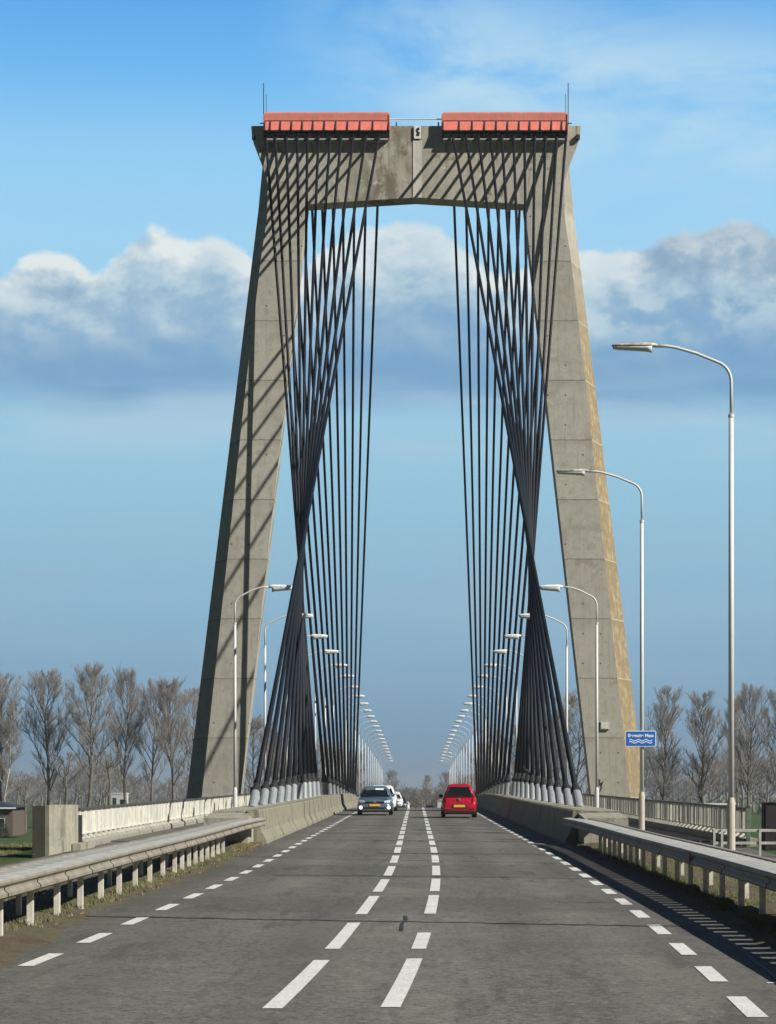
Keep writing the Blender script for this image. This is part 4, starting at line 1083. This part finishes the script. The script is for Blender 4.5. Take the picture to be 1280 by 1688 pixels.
# low scrub that closes the road view
def scrub(name, spots, m, label, seed, n=900, leaf=.16):
    rn = random.Random(seed); mb = MB()
    for (x, y, z, rx, rz_) in spots:
        for _ in range(n):
            a = rn.uniform(0, 6.28); r = rn.random() ** .5; hz = rn.random()
            px = x + math.cos(a) * rx * r * (1.1 - hz * .5); py = y + math.sin(a) * rx * .6 * r; pz = z + hz * rz_ * (1 - .5 * r * r) * (0.8 + .3 * math.sin(a * 3 + x))
            d = Vector((rn.uniform(-.5, .5), rn.uniform(-.5, .5), 1)).normalized() * leaf * rn.uniform(3, 8); w = leaf * .22
            mb.add([(px - w, py, pz), (px + w, py, pz), (px + d.x, py + d.y, pz + d.z)], [(0, 1, 2)])
    o = mb.obj(name, m, normals=False); return tag(o, label, 'scrub', kind='stuff')
scrub('roadside_scrub', [((px - 686) * 620 / F, 620 + k * 3, -5.5, 5.5, h) for k, (px, h) in enumerate(((600, 7), (618, 8), (632, 7.5), (648, 7), (662, 7.5), (676, 7), (690, 6.8), (703, 7), (716, 7), (728, 7.2), (742, 8), (758, 8), (775, 8)))],
      mat('olive brown scrub', (.095, .085, .055), .95, var=.4, nscale=.3), 'olive brown scrub closing the view beyond the crest', 5, n=1500, leaf=.2)

# ------------------------------------------------------------------ houses
def hip_house(name, label, x0, x1, y0, y1, z0, ze, zt, wall, roof, over=.5):
    cxm, cym = (x0 + x1) / 2, (y0 + y1) / 2
    t = thing(name, label, 'house', (cxm, cym, z0)); hx, hy = (x1 - x0) / 2, (y1 - y0) / 2
    MB().box(-hx, hx, -hy, hy, 0, ze - z0).obj('wall', wall, t)
    r = MB(); k = hy * .9
    r.add([(-hx - over, -hy - over, ze - z0 + .02), (hx + over, -hy - over, ze - z0 + .02), (hx + over, hy + over, ze - z0 + .02), (-hx - over, hy + over, ze - z0 + .02), (-hx + k, 0, zt - z0), (hx - k, 0, zt - z0)],
          [(0, 1, 5, 4), (1, 2, 5), (2, 3, 4, 5), (3, 0, 4), (3, 2, 1, 0)]); r.obj('roof', roof, t)
    MB().box(-hx - over, hx + over, -hy - over - .05, -hy - over, ze - z0 - .16, ze - z0 + .02).obj('gutter', M['white'], t)
    n = max(2, int(hx * 2 / 2.6))
    for i in range(n):
        x = -hx + (i + .5) * hx * 2 / n
        f = MB().box(x - .5, x + .5, -hy - .05, -hy - .003, .9, 2.2).obj('window', M['white'], t)
        MB().box(x - .42, x + .42, -hy - .07, -hy - .052, .98, 2.12).obj('pane', M['glass'], f)
    return t
hip_house('house', 'low house with a dark blue hipped roof at the left edge', -72, -51.2, 290, 299, -5.2, -1.65, -.5, M['brick'], M['tiles'])
t = thing('house', 'small white flat roofed house behind the white railing', 'house', (-57.2, 440, -5.25))
MB().box(-1.55, 1.55, -2, 2, 0, 5.4).obj('wall', M['plaster'], t); MB().box(-1.7, 1.7, -2.1, 2.1, 5.402, 5.55).obj('roof', M['white'], t)
MB().box(-.95, -.25, -2.04, -2.003, 0, 4.6).obj('doorway', M['darksteel'], t); MB().box(.5, 1.2, -2.04, -2.003, 3.2, 4.3).obj('window', M['glass'], t)
t = thing('greenhouse', 'long low building with a bright roof line behind the right railing', 'building', (61, 480, -5.25))
MB().box(-6, 6, -4, 4, 0, 3.1).obj('wall', M['brick'], t); MB().box(-6.3, 6.3, -4.3, 4.3, 3.102, 3.4).obj('roof', M['white'], t)
t = thing('shed', 'pale grey shed beside the far road, just left of the red hatchback', 'shed', (6.4, 520, -5.25))
MB().box(-1.5, 1.5, -2, 2, 0, 3.9).obj('wall', M['plaster'], t); MB().loft([[(-1.7, y, 3.902), (1.7, y, 3.902), (0, y, 4.3)] for y in (-2.2, 2.2)]).obj('roof', M['plaster'], t)
scrub('dark_hedge', [(-54 + k * 1.2, 284, -5.3, 1.2, 2.6) for k in range(-9, 3)], M['hedge'], 'dark green hedge in front of the low house', 6, n=700, leaf=.08)
# ------------------------------------------------------------------ haze
hz = MB().box(-4500, 4500, -100, 6500, -10.5, 45).obj('haze', bpy.data.materials.new('haze'))
hm = hz.data.materials[0]; hm.use_nodes = True; t = hm.node_tree; t.nodes.clear()
pv = t.nodes.new('ShaderNodeVolumePrincipled'); pv.inputs['Color'].default_value = (.80, .88, .97, 1); pv.inputs['Density'].default_value = 0.0002; pv.inputs['Anisotropy'].default_value = 0.2
oo = t.nodes.new('ShaderNodeOutputMaterial'); t.links.new(pv.outputs[0], oo.inputs['Volume'])
tag(hz, 'thin pale haze over the river plain', 'haze', kind='stuff')
print('objects', len(bpy.data.objects))
